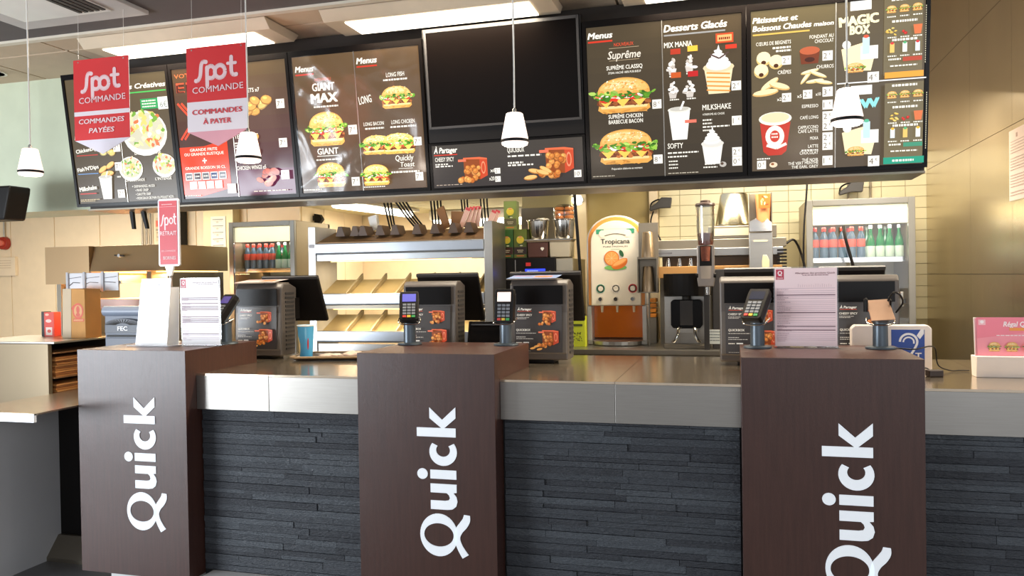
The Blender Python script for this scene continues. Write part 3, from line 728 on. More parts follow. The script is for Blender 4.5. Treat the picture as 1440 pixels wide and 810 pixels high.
def b4(A):
    bg(A, (72, 66, 60), (62, 56, 54))
    A.text('À Partager', .015, .18, .13, WHT, w=.16, shear=.2, bold=.035); A.rect(.015, .215, .175, .24, (214, 60, 40)); A.layer()
    A.text('CHEESY SPICY', .02, .38, .10, WHT, w=.13); A.words(.02, .43, .09, .03, WHT); A.words(.02, .48, .12, .03, WHT); A.words(.02, .93, .18, .015, (200, 180, 160))
    box_nuggets(A, .29, .58, .17); A.text('x6', .40, .69, .09, WHT); price(A, .43, .60, .036, '2'); A.text('x20', .39, .88, .09, WHT, w=.035); price(A, .43, .79, .036, '5')
    A.text('QUICKBOX', .52, .26, .13, WHT, w=.11); A.words(.52, .33, .22, .035, WHT); A.words(.52, .48, .10, .04, WHT); A.words(.52, .54, .17, .035, WHT)
    box_nuggets(A, .85, .50, .19, True)
    for x, y, r in ((.67, .86, .1), (.70, .72, -.2), (.77, .70, -.5), (.75, .76, -.3)):
        A.ell(x, y, .045, .016, (196, 130, 60), 12, r); A.layer(); A.ell(x, y-.01, .041, .012, (246, 196, 120), 12, r); A.layer()
    price(A, .95, .74, .045, '10')
A = Art(Wc-.034, .224); b4(A); A.build('backlit_panel', art_back, t, loc=(.014, -.001, .012))

# ================================================================== CEILING LIGHTS AND PENDANTS
def fixture(x, label):
    t = thing('ceiling_light', label, 'ceiling light', (x, 3.835, 2.88), group=None)
    MB().prism([(-.17, .045-.05), (-.17, 0), (.17, 0), (.17, -.005), (.12, -.052), (-.12, -.052)], -.60, .60, 'yz').build('housing', mat('enamelled_housing', (206, 190, 166), .5), t, bevel=.002)
    box(-.49, .49, -.098, .098, -.058, -.0525).build('diffuser', lampw, t)
    box(-.64, -.60, -.05, .05, -.004, 0).build('bracket', grid_m, t)
    d = bpy.data.lights.new('ceiling_tube', 'AREA'); d.shape = 'RECTANGLE'; d.size = .96; d.size_y = .18; d.energy = 34; d.color = (1, .86, .66)
    o = bpy.data.objects.new('tube_light', d); COL.objects.link(o); o.parent = t; o.location = (0, 0, -.062)
fixture(-2.94, 'lit ceiling light above the second and leftmost menu boards')
fixture(-1.425, 'lit ceiling light hanging over the blank wall screen')
fixture(.095, 'ceiling light whose edge shows above the dessert menu board')
fixture(1.61, 'ceiling light at the steel wall in the top right corner')
t = thing('downlight', 'round lit recessed downlight in the tile ceiling at far left', 'downlight', (-4.66, 4.10, 2.886))
MB().lathe([(.10, -.004), (.10, 0), (.085, 0), (.085, -.004)], n=24).build('rim', grid_m, t)
MB().lathe([(.001, -.003), (.083, -.003), (.083, -.001), (.001, -.001)], n=24).build('lamp', lampin, t)
# air vent in the dark ceiling
t = thing('ceiling_vent', 'white ceiling air unit panel set in the dark ceiling', 'vent', (-3.62, 3.41, 2.88))
MB().prism([(0, 0), (0, -.78), (.78, -.78), (.78, 0)], -.022, 0, 'xy').build('frame', mat('vent_white', (190, 186, 184), .5), t, bevel=.004)
MB().prism([(.12, -.12), (.12, -.66), (.66, -.66), (.66, -.12)], -.030, -.0225, 'xy').build('centre_panel', white_p, t, bevel=.003)
for i in range(5): box(.50+.035*i, .52+.035*i, -.40, -.16, -.036, -.0305).build('louvre', charcoal, t)

def pendant(x, label):
    t = thing('pendant_lamp', label, 'pendant lamp', (x, 3.0, 2.013))
    MB().lathe([(.0515, .022), (.0525, .027), (.0335, .122), (.028, .126), (.006, .128)], n=32).build('shade', lampshade, t, smooth=True)
    MB().lathe([(.053, .012), (.0545, .014), (.0545, .022), (.053, .0225)], n=32).build('black_band', black, t, smooth=True)
    MB().lathe([(.044, 0), (.050, .003), (.053, .0115), (.001, .0115)], n=32).build('lower_rim', lampshade, t, smooth=True)
    MB().lathe([(.001, -.001), (.042, -.001), (.042, 0), (.001, .0)], n=24).build('bulb_glow', lampin, t)
    MB().tube([(0, 0, .126), (.001, 0, .3), (0, 0, .6), (0, 0, .867)], .0032).build('cord', white_p, t)
    MB().lathe([(.008, .126), (.008, .140), (.004, .145)], n=12).build('cap', steel, t)
    MB().lathe([(.03, .85), (.03, .867)], n=16).build('ceiling_rose', white_p, t)
    d = bpy.data.lights.new('pendant_bulb', 'POINT'); d.energy = 2.2; d.color = (1, .85, .72); d.shadow_soft_size = .03
    o = bpy.data.objects.new('pendant_light', d); COL.objects.link(o); o.parent = t; o.location = (0, 0, -.04)
pendant(-3.179, 'pendant lamp hanging leftmost, against the pale green soffit')
pendant(-2.006, 'pendant lamp hanging just right of the white orders to pay sign')
pendant(-.816, 'pendant lamp hanging in front of the blank wall screen')
pendant(.390, 'pendant lamp hanging in front of the rightmost menu board')

# ================================================================== HANGING SIGNS
sign_red = (206, 40, 42); sign_w = (222, 212, 216)
def hang_sign(x, label, white_low):
    t = thing('hanging_sign', label, 'sign', (x, 3.3, 2.15))
    Wd, Hd = .335, .48
    A = Art(Wd, Hd)
    t1 = .53
    A.rect(0, 0, 1, .545, sign_red); A.rect(0, .545, 1, .59, sign_w)
    A.rect(0, .59, 1, .845, sign_w if white_low else sign_red); A.layer()
    body = MB().prism([(0, Hd*.155), (Wd*.5, 0), (Wd, Hd*.155), (Wd, Hd), (0, Hd)], .0005, .004)
    body.build('panel', mat('sign_board_pink', (214, 150, 160), .5) if white_low else mat('sign_board_white', (216, 212, 224), .5), t)
    c = (228, 196, 198)
    k = Wd/Hd
    # the S, p, o, t lettering drawn as thick strokes
    def stroke(pts, w=.052): A.line(smooth2(pts), w, c); [A.ell(p[0], p[1], w/2, w/2, c, 12) for p in (pts[0], pts[-1])]
    def smooth2(pts): return [(p.x, p.y) for p in smooth_path([(a, b_, 0) for a, b_ in pts], 6)]
    stroke([(.33, .155), (.28, .15), (.25, .18), (.24, .24), (.225, .30), (.185, .335), (.155, .335)], .06)
    stroke([(.345, .21), (.345, .395)], .06); stroke([(.345, .26), (.36, .215), (.42, .20), (.475, .235), (.475, .29), (.43, .32), (.37, .315)], .06)
    A.line(smooth2([(.56+.085*math.cos(i*PI/6), .262+.062*math.sin(i*PI/6)) for i in range(13)]), .062, c)
    stroke([(.75, .13), (.75, .27), (.78, .305), (.83, .305)], .06); stroke([(.69, .19), (.82, .19)], .045)
    A.layer()
    A.text('COMMANDE', .52, .455, .062, c, w=.84, al='c', bold=.01, rot=R_(1.5))
    tc = (204, 50, 60) if white_low else (232, 206, 208)
    A.text('COMMANDES', .5, .675, .05, tc, w=.82, al='c', bold=.022, shear=.0 if white_low else .12)
    A.text('À PAYER' if white_low else 'PAYÉES', .5, .775, .05, tc, w=.46, al='c', bold=.022, shear=.0 if white_low else .15)
    A.build('print', art_print, t, loc=(0, 0, 0))
    for u in (.03, Wd-.03):
        MB().tube([(u, .002, Hd-.01), (u+.004, .002, .73)], .0009, 5).build('thread', white_p, t)
        MB().cyl((u, -.001, Hd-.012), (u, .006, Hd-.012), .004).build('eyelet', steel, t)
hang_sign(-3.211, 'red hanging pennant sign for paid orders with a white tip, over the left pedestal', False)
hang_sign(-2.540, 'hanging pennant sign, red above and white below, for orders to pay', True)

# ================================================================== ON THE COUNTER
CT = 1.0592      # counter top height
PT = 1.1752      # pedestal top height
def pos_terminal(x, y, label, side=.09, rz=0.0, flyer=None, wide=.36):
    t = thing('pos_terminal', label, 'cash register', (x, y, CT), rz=rz)
    box(-.07, .07, .03, .15, 0, .030).build('foot', black, t, bevel=.003)
    # housing, leaning back a little
    MB().prism([(.0, .026), (.006, .018), (.15, .018), (.17, .40), (.10, .425), (.035, .425), (.012, .40)], -.15, .15, 'yz').build('housing', greyp, t, bevel=.008)
    fr = MB().prism([(-.006, .055), (-.002, .05), (.004, .05), (.014, .405), (.006, .405)], -.145, .145, 'yz').build('front_frame', mat('bronze_grey_frame', (100, 94, 88), .35, .3), t, bevel=.003)
    d = .012
    box(-.128, .128, -.0055, 0, .300, .395).build('customer_display', black_g, t)
    ang = math.atan2(.010, .35)
    A = Art(.246, .236); bg(A, (66, 62, 60), (58, 54, 53))
    A.text('À Partager', .06, .10, .05, WHT, w=.30, shear=.2, bold=.03); A.rect(.06, .115, .36, .125, (220, 80, 50))
    A.text('CHEESY SPICY', .05, .22, .04, WHT, w=.32); A.words(.05, .25, .26, .012, (210, 205, 196)); A.words(.05, .275, .2, .012, (210, 205, 196))
    box_nuggets(A, .72, .24, .30)
    A.text('QUICKBOX', .05, .54, .045, WHT, w=.30); A.words(.05, .58, .42, .012, (210, 205, 196)); A.words(.05, .66, .2, .016, (210, 205, 196)); A.words(.05, .70, .36, .012, (210, 205, 196)); A.words(.05, .78, .12, .02, WHT); A.rect(.2, .775, .32, .80, (230, 230, 226)); A.words(.05, .96, .3, .009, (180, 176, 168))
    box_nuggets(A, .76, .68, .36, True)
    for px, py in ((.42, .90), (.50, .86), (.56, .92)): A.ell(px, py, .06, .022, (246, 180, 100), 12, .2); A.layer()
    A.build('advert_sheet', art_dim, t, loc=(-.123, -.0062, .058), rx=-0.025)
    fr2 = t.children[-2]; fr2.rotation_euler.x = -.025
    MB().box(-.126, -.085, -.008, -.0055, .384, .388).build('small_marking', mat('marking_grey', (170, 168, 164), .4), fr2)
    for i in range(14): box(.1505, .154, .045, .135, .05+.024*i, .062+.024*i).build('vent_rib', charcoal, t)
    # staff touch screen seen from behind
    M_ = Matrix.Translation((side, .245, .335)) @ Matrix.Rotation(R_(24), 4, 'X')
    MB().box(-wide/2, wide/2, -.015, .012, -.145, .145).xf(M_).build('staff_screen', black, t, bevel=.008)
    MB().box(-wide/2-.001, wide/2+.001, -.017, .0, .128, .1465).xf(M_).build('screen_edge', charcoal, t, bevel=.003)
    MB().box(side-.05, side+.05, .15, .20, .22, .34).build('screen_arm', black, t)
    return t
pos_terminal(-2.585, 3.92, 'cash register with customer display behind the leftmost pedestal, beside the blue cup', .10)
pos_terminal(-1.568, 3.96, 'cash register with customer display behind the middle pedestal', .04)
pos_terminal(-.952, 3.90, 'cash register with customer display standing right of the middle pedestal', -.005, wide=.38)
pos_terminal(.085, 3.93, 'cash register partly hidden behind the left half of the allergen sheet', .03, wide=.32)
pos_terminal(.585, 3.98, 'cash register behind the empty cradle, between allergen sheet and ear symbol box', -.03, wide=.30)
def flyer(label, x, y, z, rz, ry, col):
    t = thing('flyer', label, 'flyer', (x, y, z), rz=rz)
    A = Art(.26, .16); A.rect(0, 0, 1, 1, col); A.layer(); A.rect(.5, .25, .85, .7, (224, 110, 60)); A.rect(.05, .2, .4, .3, (180, 50, 40)); A.layer()
    a = A.build('print', art_print, t, loc=(0, .002, .004)); a.rotation_euler = (R_(-84), 0, 0)
    MB().prism([(0, 0), (.26, 0), (.26, .16), (0, .16)], 0, .0015, 'xy').build('sheet', kraft_p, t)
flyer('flyer lying on top of the leftmost cash register', -2.74, 3.925, 1.4865, 0, 0, (206, 190, 190))
flyer('flyer lying on top of the cash register right of the middle pedestal', -1.12, 3.905, 1.4865, 0, 0, (120, 140, 180))

def stand(t, h=.115):
    MB().lathe([(.058, 0), (.060, .003), (.058, .009), (.040, .012)], n=32).build('base_disc', greyb, t, smooth=True)
    MB().lathe([(.030, .010), (.029, h), (.026, h+.004)], n=28).build('post', greyb, t, smooth=True)
    MB().lathe([(.033, h-.004), (.033, h+.008), (.028, h+.014)], n=28).build('collar', charcoal, t, smooth=True)
    MB().tube(smooth_path([(-.052, .01, h+.015), (-.052, -.03, h-.002), (-.03, -.045, h-.012), (.03, -.045, h-.012), (.052, -.03, h-.002), (.052, .01, h+.015)], 4), .0028, 8).build('wire_handle', steel_bright, t, smooth=True)
def pin_pad(x, y, label, rz, tilt, lit=(40, 60, 120), h=.115, glow=.5, rod=True):
    t = thing('card_terminal', label, 'card terminal', (x, y, PT), rz=rz)
    stand(t, h)
    M_ = Matrix.Translation((0, -.012, h+.075)) @ Matrix.Rotation(R_(tilt), 4, 'X')
    # slab stands in local x-z, face -y
    MB().prism([(-.040, -.085), (.040, -.085), (.046, -.075), (.048, .05), (.044, .078), (-.044, .078), (-.048, .05), (-.046, -.075)], -.012, .024).xf(M_).build('body', black, t, bevel=.004)
    MB().box(-.038, .038, .024, .040, -.02, .075).xf(M_).build('paper_housing', charcoal, t, bevel=.006)
    MB().box(-.045, .045, .020, .034, -.075, .06).xf(M_).build('cradle', greyb, t, bevel=.003)
    sm_ = mat('terminal_screen_'+str(lit[0]), lit, .2, emit=glow)
    MB().box(-.033, .033, -.0135, -.012, .018, .062).xf(M_).build('screen', sm_, t)
    cols = {0: (200, 60, 50), 1: (214, 180, 60), 2: (60, 150, 80)}
    for r in range(5):
        for c in range(3):
            rgb = cols[c] if r == 0 else (120, 124, 130)
            MB().box(-.030+.0215*c, -.013+.0215*c, -.016, -.012, -.072+.0165*r, -.061+.0165*r).xf(M_).build('key', mat('key_%d_%d' % (rgb[0], rgb[1]), rgb, .4), t)
    return t
pin_pad(-2.545, 3.575, 'card terminal on a post near the back corner of the leftmost pedestal', -.35, -38, (70, 60, 130))
pin_pad(-1.535, 3.62, 'card terminal with blue screen on the middle pedestal', .35, -34, (90, 90, 170), glow=.7)
pin_pad(-1.046, 3.63, 'card terminal with glaring bright screen at the right edge of the middle pedestal', -.05, -8, (255, 225, 205), glow=1.3)  # screen glow stands in for the glare reflected off it
pin_pad(.098, 3.60, 'card terminal on a post left of the allergen sheet', -.45, -40, (40, 44, 60), glow=.1)
t = thing('card_terminal_cradle', 'empty tilted card terminal cradle on a post in front of the ear symbol box', 'stand', (.59, 3.61, PT), rz=-.15)
stand(t, .115)
M_ = Matrix.Translation((.0, -.01, .165)) @ Matrix.Rotation(R_(-62), 4, 'X') @ Matrix.Rotation(R_(-8), 4, 'Y')
MB().box(-.045, .045, 0, .004, -.085, .085).xf(M_).build('plate', mat('worn_bronze_plate', (150, 120, 100), .35, .6), t, bevel=.002)
for sx in (-1, 1): MB().box(sx*.045-.004, sx*.045+.004, -.022, .010, .03, .07).xf(M_).build('clip', black, t, bevel=.002)
MB().tube(smooth_path([(.03, .02, .20), (.05, .0, .235), (.075, -.01, .225), (.085, .02, .19), (.06, .04, .15)], 5), .004).build('cable', black, t)
MB().lathe([(.009, 0), (.009, .05), (.006, .055)], (-.055, .0, .155), 12).build('peg', black, t)

# ---- sheets and sign holders on the pedestals
t = thing('allergen_sheet', 'pink and white allergen table in a clear holder on the rightmost pedestal', 'sign', (.168, 3.635, PT), rx=.03)
box(0, .262, .002, .0045, .004, .350).build('acrylic_plate', acrylic, t)
box(0, .262, -.03, .06, 0, .003).build('acrylic_foot', acrylic, t)
def table(A, base, logo=True, head=(130, 80, 90)):
    A.rect(0, 0, 1, 1, base); A.layer()
    if logo:
        A.rect(.02, .015, .15, .145, (196, 60, 84)); A.layer(); A.ell(.085, .06, .038, .038, (250, 240, 240)); A.layer(); A.ell(.085, .06, .02, .024, (196, 60, 84)); A.layer(); A.line([(.06, .09), (.12, .095)], .012, (250, 240, 240)); A.text('Quick', .085, .135, .022, (250, 240, 240), w=.1, al='c')
    A.text('Allergènes des produits Quick', .97, .075, .022, head, w=.64, al='r', bold=.008); A.words(.45, .088, .42, .008, head)
    for i in range(16): A.rect(.38+.035*i, .20+rnd.random()*.02, .383+.035*i, .245, (190, 160, 170))
    v = .255
    while v < .93:
        h = rnd.choice([.005, .005, .012]); A.rect(.03, v, .97, v+h, (128, 96, 106) if h > .01 else (206, 184, 192)); A.words(.035, v+.014, rnd.uniform(.08, .24), .006, (180, 150, 160)); v += rnd.choice([.024, .024, .034])
    A.layer()
A = Art(.252, .338); table(A, (250, 226, 228)); A.build('printed_sheet', art_print, t, loc=(.005, .0012, .006))
box(.005, .257, .0013, .0020, .006, .344).build('backing_sheet', mat('pink_paper', (250, 226, 228), .6), t)

t = thing('menu_sheet', 'white ruled information sheet standing between retrieval sign and card terminal', 'sign', (-2.728, 3.46, PT), rx=.02)
box(0, .236, .002, .0045, .003, .345).build('acrylic_plate', acrylic, t)
box(0, .236, -.03, .05, 0, .003).build('acrylic_foot', acrylic, t)
A = Art(.228, .338); table(A, (252, 251, 252), True, (150, 120, 130)); A.build('printed_sheet', art_print, t, loc=(.004, .0012, .005))
t = thing('sheet_holder', 'glaring white sheet in an open A shaped holder on the leftmost pedestal', 'sign', (-2.985, 3.43, PT), rz=-.05, rx=-.0)
MB().prism([(0, 0), (.20, 0), (.235, .345), (.05, .345)], 0, .003).build('front_sheet', mat('glare_white_sheet', (250, 250, 252), .15, coat=.6), t)  # opaque white carries the glare of the clear acrylic holder
A = Art(.19, .34); A.text('Quick', .52, .10, .05, (170, 170, 180), w=.62, al='c', bold=0, rot=.0); A.rect(.25, .26, .9, .267, (210, 212, 220)); A.rect(.22, .8, .82, .806, (216, 218, 224))
A.build('print', art_print, t, loc=(.02, -.0008, 0))
box(-.03, .235, -.03, .09, 0, .004).build('foot_plate', mat('pale_foot_plate', (226, 226, 232), .2), t)
MB().prism([(.06, .0), (.23, .0), (.24, .30), (.09, .30)], .05, .053).build('rear_sheet', paper, t)
t = thing('retrieval_sign', 'red and white order retrieval sign raised on a thin pole over the leftmost pedestal', 'sign', (-2.905, 3.60, PT))
MB().cyl((0, .006, .006), (0, .006, .415), .006).build('pole', steel, t)
MB().prism([(-.012, .36), (.012, .36), (.03, .415), (-.03, .415)], .0, .012).build('neck', white_p, t, bevel=.001)
MB().lathe([(.05, 0), (.05, .006)], n=24).build('base_disc', white_p, t)
sp = MB().prism([(-.058, .41), (.058, .41), (.066, .418), (.066, .762), (.058, .772), (-.058, .772), (-.066, .762), (-.066, .418)], 0, .012).build('frame', mat('silver_frame', (206, 206, 212), .3, .3), t, bevel=.002)
sp.rotation_euler.z = 0
A = Art(.112, .34); A.rect(0, 0, 1, 1, (206, 64, 76)); A.layer(); A.words(.14, .05, .6, .012, (236, 190, 196)); A.rect(.03, .09, .97, .094, (236, 190, 196))
for (p_) in (((.28, .22), (.22, .24), (.18, .32), (.12, .38), (.06, .39)), ((.32, .26), (.32, .46)), ((.32, .30), (.42, .26), (.50, .30), (.47, .37), (.36, .37)), ((.86, .20), (.86, .34), (.94, .37)), ((.78, .255), (.96, .255))):
    A.line([(q.x, q.y) for q in smooth_path([(a, b_, 0) for a, b_ in p_], 4)], .07, (246, 226, 228))
A.line([(.67+.09*math.cos(i*PI/6), .315+.045*math.sin(i*PI/6)) for i in range(13)], .06, (246, 226, 228)); A.layer()
A.text('RETRAIT', .5, .54, .065, (246, 226, 228), w=.9, al='c', bold=.004)
A.text('DES COMMANDES', .5, .80, .028, (246, 200, 204), w=.8, al='c', bold=0); A.text('BORNES', .55, .92, .05, (246, 226, 228), w=.7, al='c', bold=.0)
A.build('print', art_print, t, loc=(-.056, -.0008, .42))

# ---- cup, tray
t = thing('paper_cup', 'blue and white paper cup on the counter right of the first cash register', 'cup', (-2.310, 3.969, CT+.0105))
MB().lathe([(.001, .0), (.034, 0), (.035, .004), (.045, .172), (.0465, .176), (.046, .179), (.0435, .176), (.0425, .172), (.033, .012), (.001, .012)], n=36).build('cup_wall', mat('cup_blue', (84, 176, 226), .4), t, smooth=True)
MB().lathe([(.0455, .172), (.048, .175), (.047, .180), (.0445, .177)], n=36).build('rolled_rim', white_p, t, smooth=True)
def patch(a0, a1, zs, r0, r1, m, nm):
    mb = MB(); n = 10; vs = []
    for i in range(n+1):
        zz = zs[0]+(zs[1]-zs[0])*i/n; r = .0354+(.0096)*zz/.172+.0006
        w = math.sin(PI*i/n)**.6 if i not in (0, n) else .05
        for k_ in (0, .25, .5, .75, 1):
            a = (a0+a1)/2+(k_-.5)*(a1-a0)*w; vs.append((r*math.cos(a), r*math.sin(a), zz))
    mb.add(vs, [(5*i+j, 5*i+j+1, 5*i+6+j, 5*i+5+j) for i in range(n) for j in range(4)]); mb.build(nm, m, t, fix=False)
patch(R_(185), R_(250), (.004, .12), 0, 0, mat('cup_cream', (236, 214, 160), .4), 'cream_patch')
patch(R_(292), R_(306), (.10, .168), 0, 0, mat('cup_pale', (120, 190, 230), .4), 'pale_patch')
patch(R_(310), R_(322), (.04, .11), 0, 0, red, 'red_patch')
t = thing('serving_tray', 'dark serving tray on the counter left of the middle pedestal', 'tray', (-2.14, 4.03, CT), rz=.22)
MB().prism([(-.19, -.14), (.20, -.14), (.23, -.11), (.23, .11), (.20, .14), (-.19, .14), (-.22, .11), (-.22, -.11)], .004, .010, 'xy').build('base', mat('tray_dark', (60, 48, 40), .3), t)
rim = [(-.205, -.155), (.215, -.155), (.245, -.125), (.245, .125), (.215, .155), (-.205, .155), (-.235, .125), (-.235, -.125)]
MB().tube([(a, b_, .020) for a, b_ in rim + rim[:1]], .006, 8).build('rim', mat('tray_rim', (150, 128, 100), .35), t)
vs = [(a, b_, .020) for a, b_ in rim] + [(-.19, -.14, .005), (.20, -.14, .005), (.23, -.11, .005), (.23, .11, .005), (.20, .14, .005), (-.19, .14, .005), (-.22, .11, .005), (-.22, -.11, .005)]
MB().add(vs, [(i, (i+1) % 8, (i+1) % 8+8, i+8) for i in range(8)]).build('sloping_side', mat('tray_dark', (60, 48, 40), .3), t)
def lump(nm, lab, x, y, z, sx, sy, sz, m, seed):
    r = random.Random(seed); bm = bmesh.new(); bmesh.ops.create_icosphere(bm, subdivisions=3, radius=1)
    for v in bm.verts:
        n = 1+.28*math.sin(5*v.co.x+seed)*math.cos(6*v.co.y+seed*2)+r.uniform(-.06, .06)
        v.co = Vector((v.co.x*sx*n, v.co.y*sy*n, max(v.co.z*n, -.3)*sz+.3*sz))
    me = bpy.data.meshes.new(nm); bm.to_mesh(me); bm.free(); me.materials.append(m); o = bpy.data.objects.new(nm, me); COL.objects.link(o); o.location = (x, y, z); me.shade_smooth()
    return tag(o, lab, 'napkin')
cr = mat('crumpled_paper', (226, 200, 182), .7, bump=.4, bscale=50)
lump('paper_napkin', 'crumpled pinkish paper at the left on the serving tray', -2.17, 4.0, CT+.0125, .07, .04, .012, cr, 3)
lump('paper_napkin', 'crumpled pinkish paper rising highest on the serving tray', -2.05, 4.03, CT+.0125, .055, .04, .022, cr, 5)

# ---- low flip unit between middle registers
t = thing('customer_pad', 'low black angled pad between two cash registers behind the middle pedestal', 'device', (-1.27, 4.04, CT))
MB().prism([(0, .0), (.11, 0), (.11, .02), (.06, .20), (.04, .205), (.0, .06)], -.115, .115, 'yz').build('housing', black, t, bevel=.005)
MB().prism([(-.002, .07), (.035, .198), (.030, .200), (-.007, .072)], -.10, .10, 'yz').build('panel', black_g, t)
box(-.09, .09, .005, .012, .185, .192).build('edge_highlight', charcoal, t)

# ---- receipt printer
t = thing('receipt_printer', 'blue grey kitchen printer with a ribbed front behind the leftmost pedestal', 'printer', (-3.64, 4.10, 1.10), rz=.0)
PW = .155
pm = mat('printer_grey', (92, 100, 116), .4)
MB().prism([(0, 0), (.20, 0), (.20, .25), (.02, .25), (0, .235)], -PW, PW, 'yz').build('body', pm, t, bevel=.006)
MB().cyl((-PW-.003, .01, .225), (PW+.003, .01, .225), .032, n=24).build('roll_cover', mat('printer_light', (136, 146, 164), .35), t, smooth=True)
A_ = [(-.135, .09), (.135, .09), (.135, .14)] + [(.135*math.cos(PI*i/14), .14+.04*math.sin(PI*i/14)) for i in range(1, 14)] + [(-.135, .14)]
MB().prism(A_, -.022, -.001).build('arched_front', mat('printer_dark', (58, 64, 76), .4), t, bevel=.002)
for i in range(17):
    a = PI*(i+.5)/17; x0_, z0_ = .05*math.cos(a), .14+.012*math.sin(a); x1_, z1_ = .128*math.cos(a), .14+.034*math.sin(a)
    MB().cyl((x0_, -.0235, z0_), (x1_, -.0235, z1_), .0018, n=6).build('rib', charcoal, t)
A = Art(.09, .03); A.text('FEC', .5, .95, .85, (236, 238, 244), w=.8, al='c', bold=.03); A.build('lettering', art_print, t, loc=(-.045, -.0245, .105))
box(-.13, .13, -.012, -.001, .065, .078).build('paper_slot', black, t)
box(-.14, .14, -.006, 0, .0, .06).build('lower_front', mat('printer_mid', (84, 90, 104), .4), t, bevel=.002)
t = thing('printer_stand', 'low steel stand that carries the blue grey kitchen printer', 'stand', (-3.64, 4.10, 0))
box(-.17, .17, -.02, .22, 1.085, 1.0995).build('shelf', steel_dark, t)
for sx in (-.15, .15): 
    for sy in (0, .2): MB().cyl((sx, sy, 0), (sx, sy, 1.085), .012, n=10).build('leg', steel_dark, t)

# ---- hearing loop box
t = thing('hearing_loop', 'white box with a blue ear symbol behind the right end of the last pedestal', 'device', (.675, 3.86, CT))
MB().prism([(-.165, 0), (.165, 0), (.165, .185), (.150, .20), (-.150, .20), (-.165, .185)], 0, .055).build('casing', mat('warm_white_plastic', (232, 222, 214), .35), t, bevel=.005)
A = Art(.135, .150); A.rect(0, 0, 1, 1, (34, 66, 150)); A.layer(); A.poly([(0.02, .02), (.98, .02), (.98, .98), (.02, .98)], (30, 70, 160)); A.layer()
A.poly([(.98, .0), (.98, .12), (.86, .28), (.76, .18), (.88, .0)], (236, 236, 240))
A.line([(.24+0*i, .40) if i < 0 else (.52+.26*math.cos(PI-(PI+.55)*i/18), .36-.26*.9*math.sin(PI-(PI+.55)*i/18)) for i in range(19)] + [(.68, .60), (.60, .72), (.55, .86)], .07, (240, 240, 244)); A.layer()
A.line([(.52+.16*math.cos(PI-(PI+.3)*i/14), .37-.16*.9*math.sin(PI-(PI+.3)*i/14)) for i in range(15)], .05, (240, 240, 244)); A.layer()
A.line([(.24, .66), (.40, .76)], .04, (240, 240, 244)); A.text('T', .72, .88, .2, (240, 240, 244), w=.18, bold=.02)
A.build('ear_symbol', art_print, t, loc=(.0, -.0008, .030))
box(-.001, .136, -.0006, 0, .029, .181).build('symbol_border', white_p, t)
o = MB().tube(smooth_path([(.64, 3.62, PT+.004), (.71, 3.56, PT+.004), (.80, 3.72, 1.178), (.835, 3.78, 1.16), (.85, 3.80, 1.09), (.90, 3.82, CT+.006), (.94, 3.835, CT+.0045), (.98, 3.84, CT+.0045)], 6), .0028).build('black_cable', black)
tag(o, 'thin black cable running off the last pedestal onto the counter', 'cable')
t = thing('power_adapter', 'small dark adapter with cable on the counter at the right edge of the last pedestal', 'adapter', (.80, 3.64, CT), rz=.3)
box(-.03, .03, -.02, .02, 0, .028).build('block', mat('adapter_brown', (56, 46, 44), .4), t, bevel=.005)
MB().tube(smooth_path([(0, .02, .014), (-.01, .05, .03), (-.05, .08, .01)], 5), .003).build('lead', black, t)

# ---- pink leaflets
t = thing('leaflet_box', 'white counter box of pink leaflets at the far right of the counter', 'leaflets', (.955, 3.64, CT), rz=-.02); t.scale = (1, 1, .94)
wb = mat('leaflet_box_white', (240, 232, 226), .5)
MB().prism([(0, 0), (.07, 0), (.085, .09), (-.012, .092)], 0, .26, 'yz').build('box', wb, t, bevel=.002)
bk = MB().prism([(.028, .06), (.034, .06), (.054, .258), (.048, .258)], 0.003, .257, 'yz').build('back_card', wb, t)
A = Art(.238, .168); A.rect(0, 0, 1, 1, (244, 150, 164)); A.layer(); A.poly([(0, 0), (1, 0), (1, .35), (0, .55)], (240, 128, 146)); A.layer(); A.rect(.03, .06, .14, .2, (246, 190, 196)); A.layer(); A.ell(.085, .12, .03, .03, (250, 236, 238)); A.layer()
A.text('Régal Quick', .66, .24, .13, (252, 236, 238), w=.5, al='c', shear=.2, bold=.03); A.rect(.5, .27, .72, .35, (236, 150, 60)); A.layer(); A.words(.3, .46, .5, .02, (252, 236, 238))
for x in (.26, .52, .78): burger(A, x, .76, .2, .26)
a = A.build('pink_leaflet', art_print, t, loc=(.011, .0245, .092)); a.rotation_euler.x = R_(-5.8)
for i in range(3): MB().prism([(.030+.006*i*0, .03), (.032, .03), (.048, .255), (.046, .255)], .006, .25, 'yz').build('leaflet', mat('leaflet_pink', (244, 170, 180), .5), t, loc=(0, -.004*i-.004, -.003*i)) if i == 0 else None

# ================================================================== KITCHEN
# back worktop
def worktop(nm, lab, x0, x1, y0, y1, z):
    t = thing(nm, lab, 'worktop', (x0, y0, 0)); w = x1-x0; d = y1-y0
    box(0, w, 0, d, z-.03, z).build('top', steel, t, bevel=.002)
    box(.01, w-.01, .02, d-.02, .12, z-.03).build('cabinet', steel_dark, t)
    n = max(1, round(w/.5))
    for i in range(n): box(.015+(w-.03)*i/n, .01+(w-.03)*(i+1)/n, .008, .02, .14, z-.04).build('door', steel_dark, t)
    return t
WZ = 1.02
worktop('back_worktop', 'steel back worktop carrying the drinks and coffee machines', -1.55, .42, 5.10, 5.95, WZ)
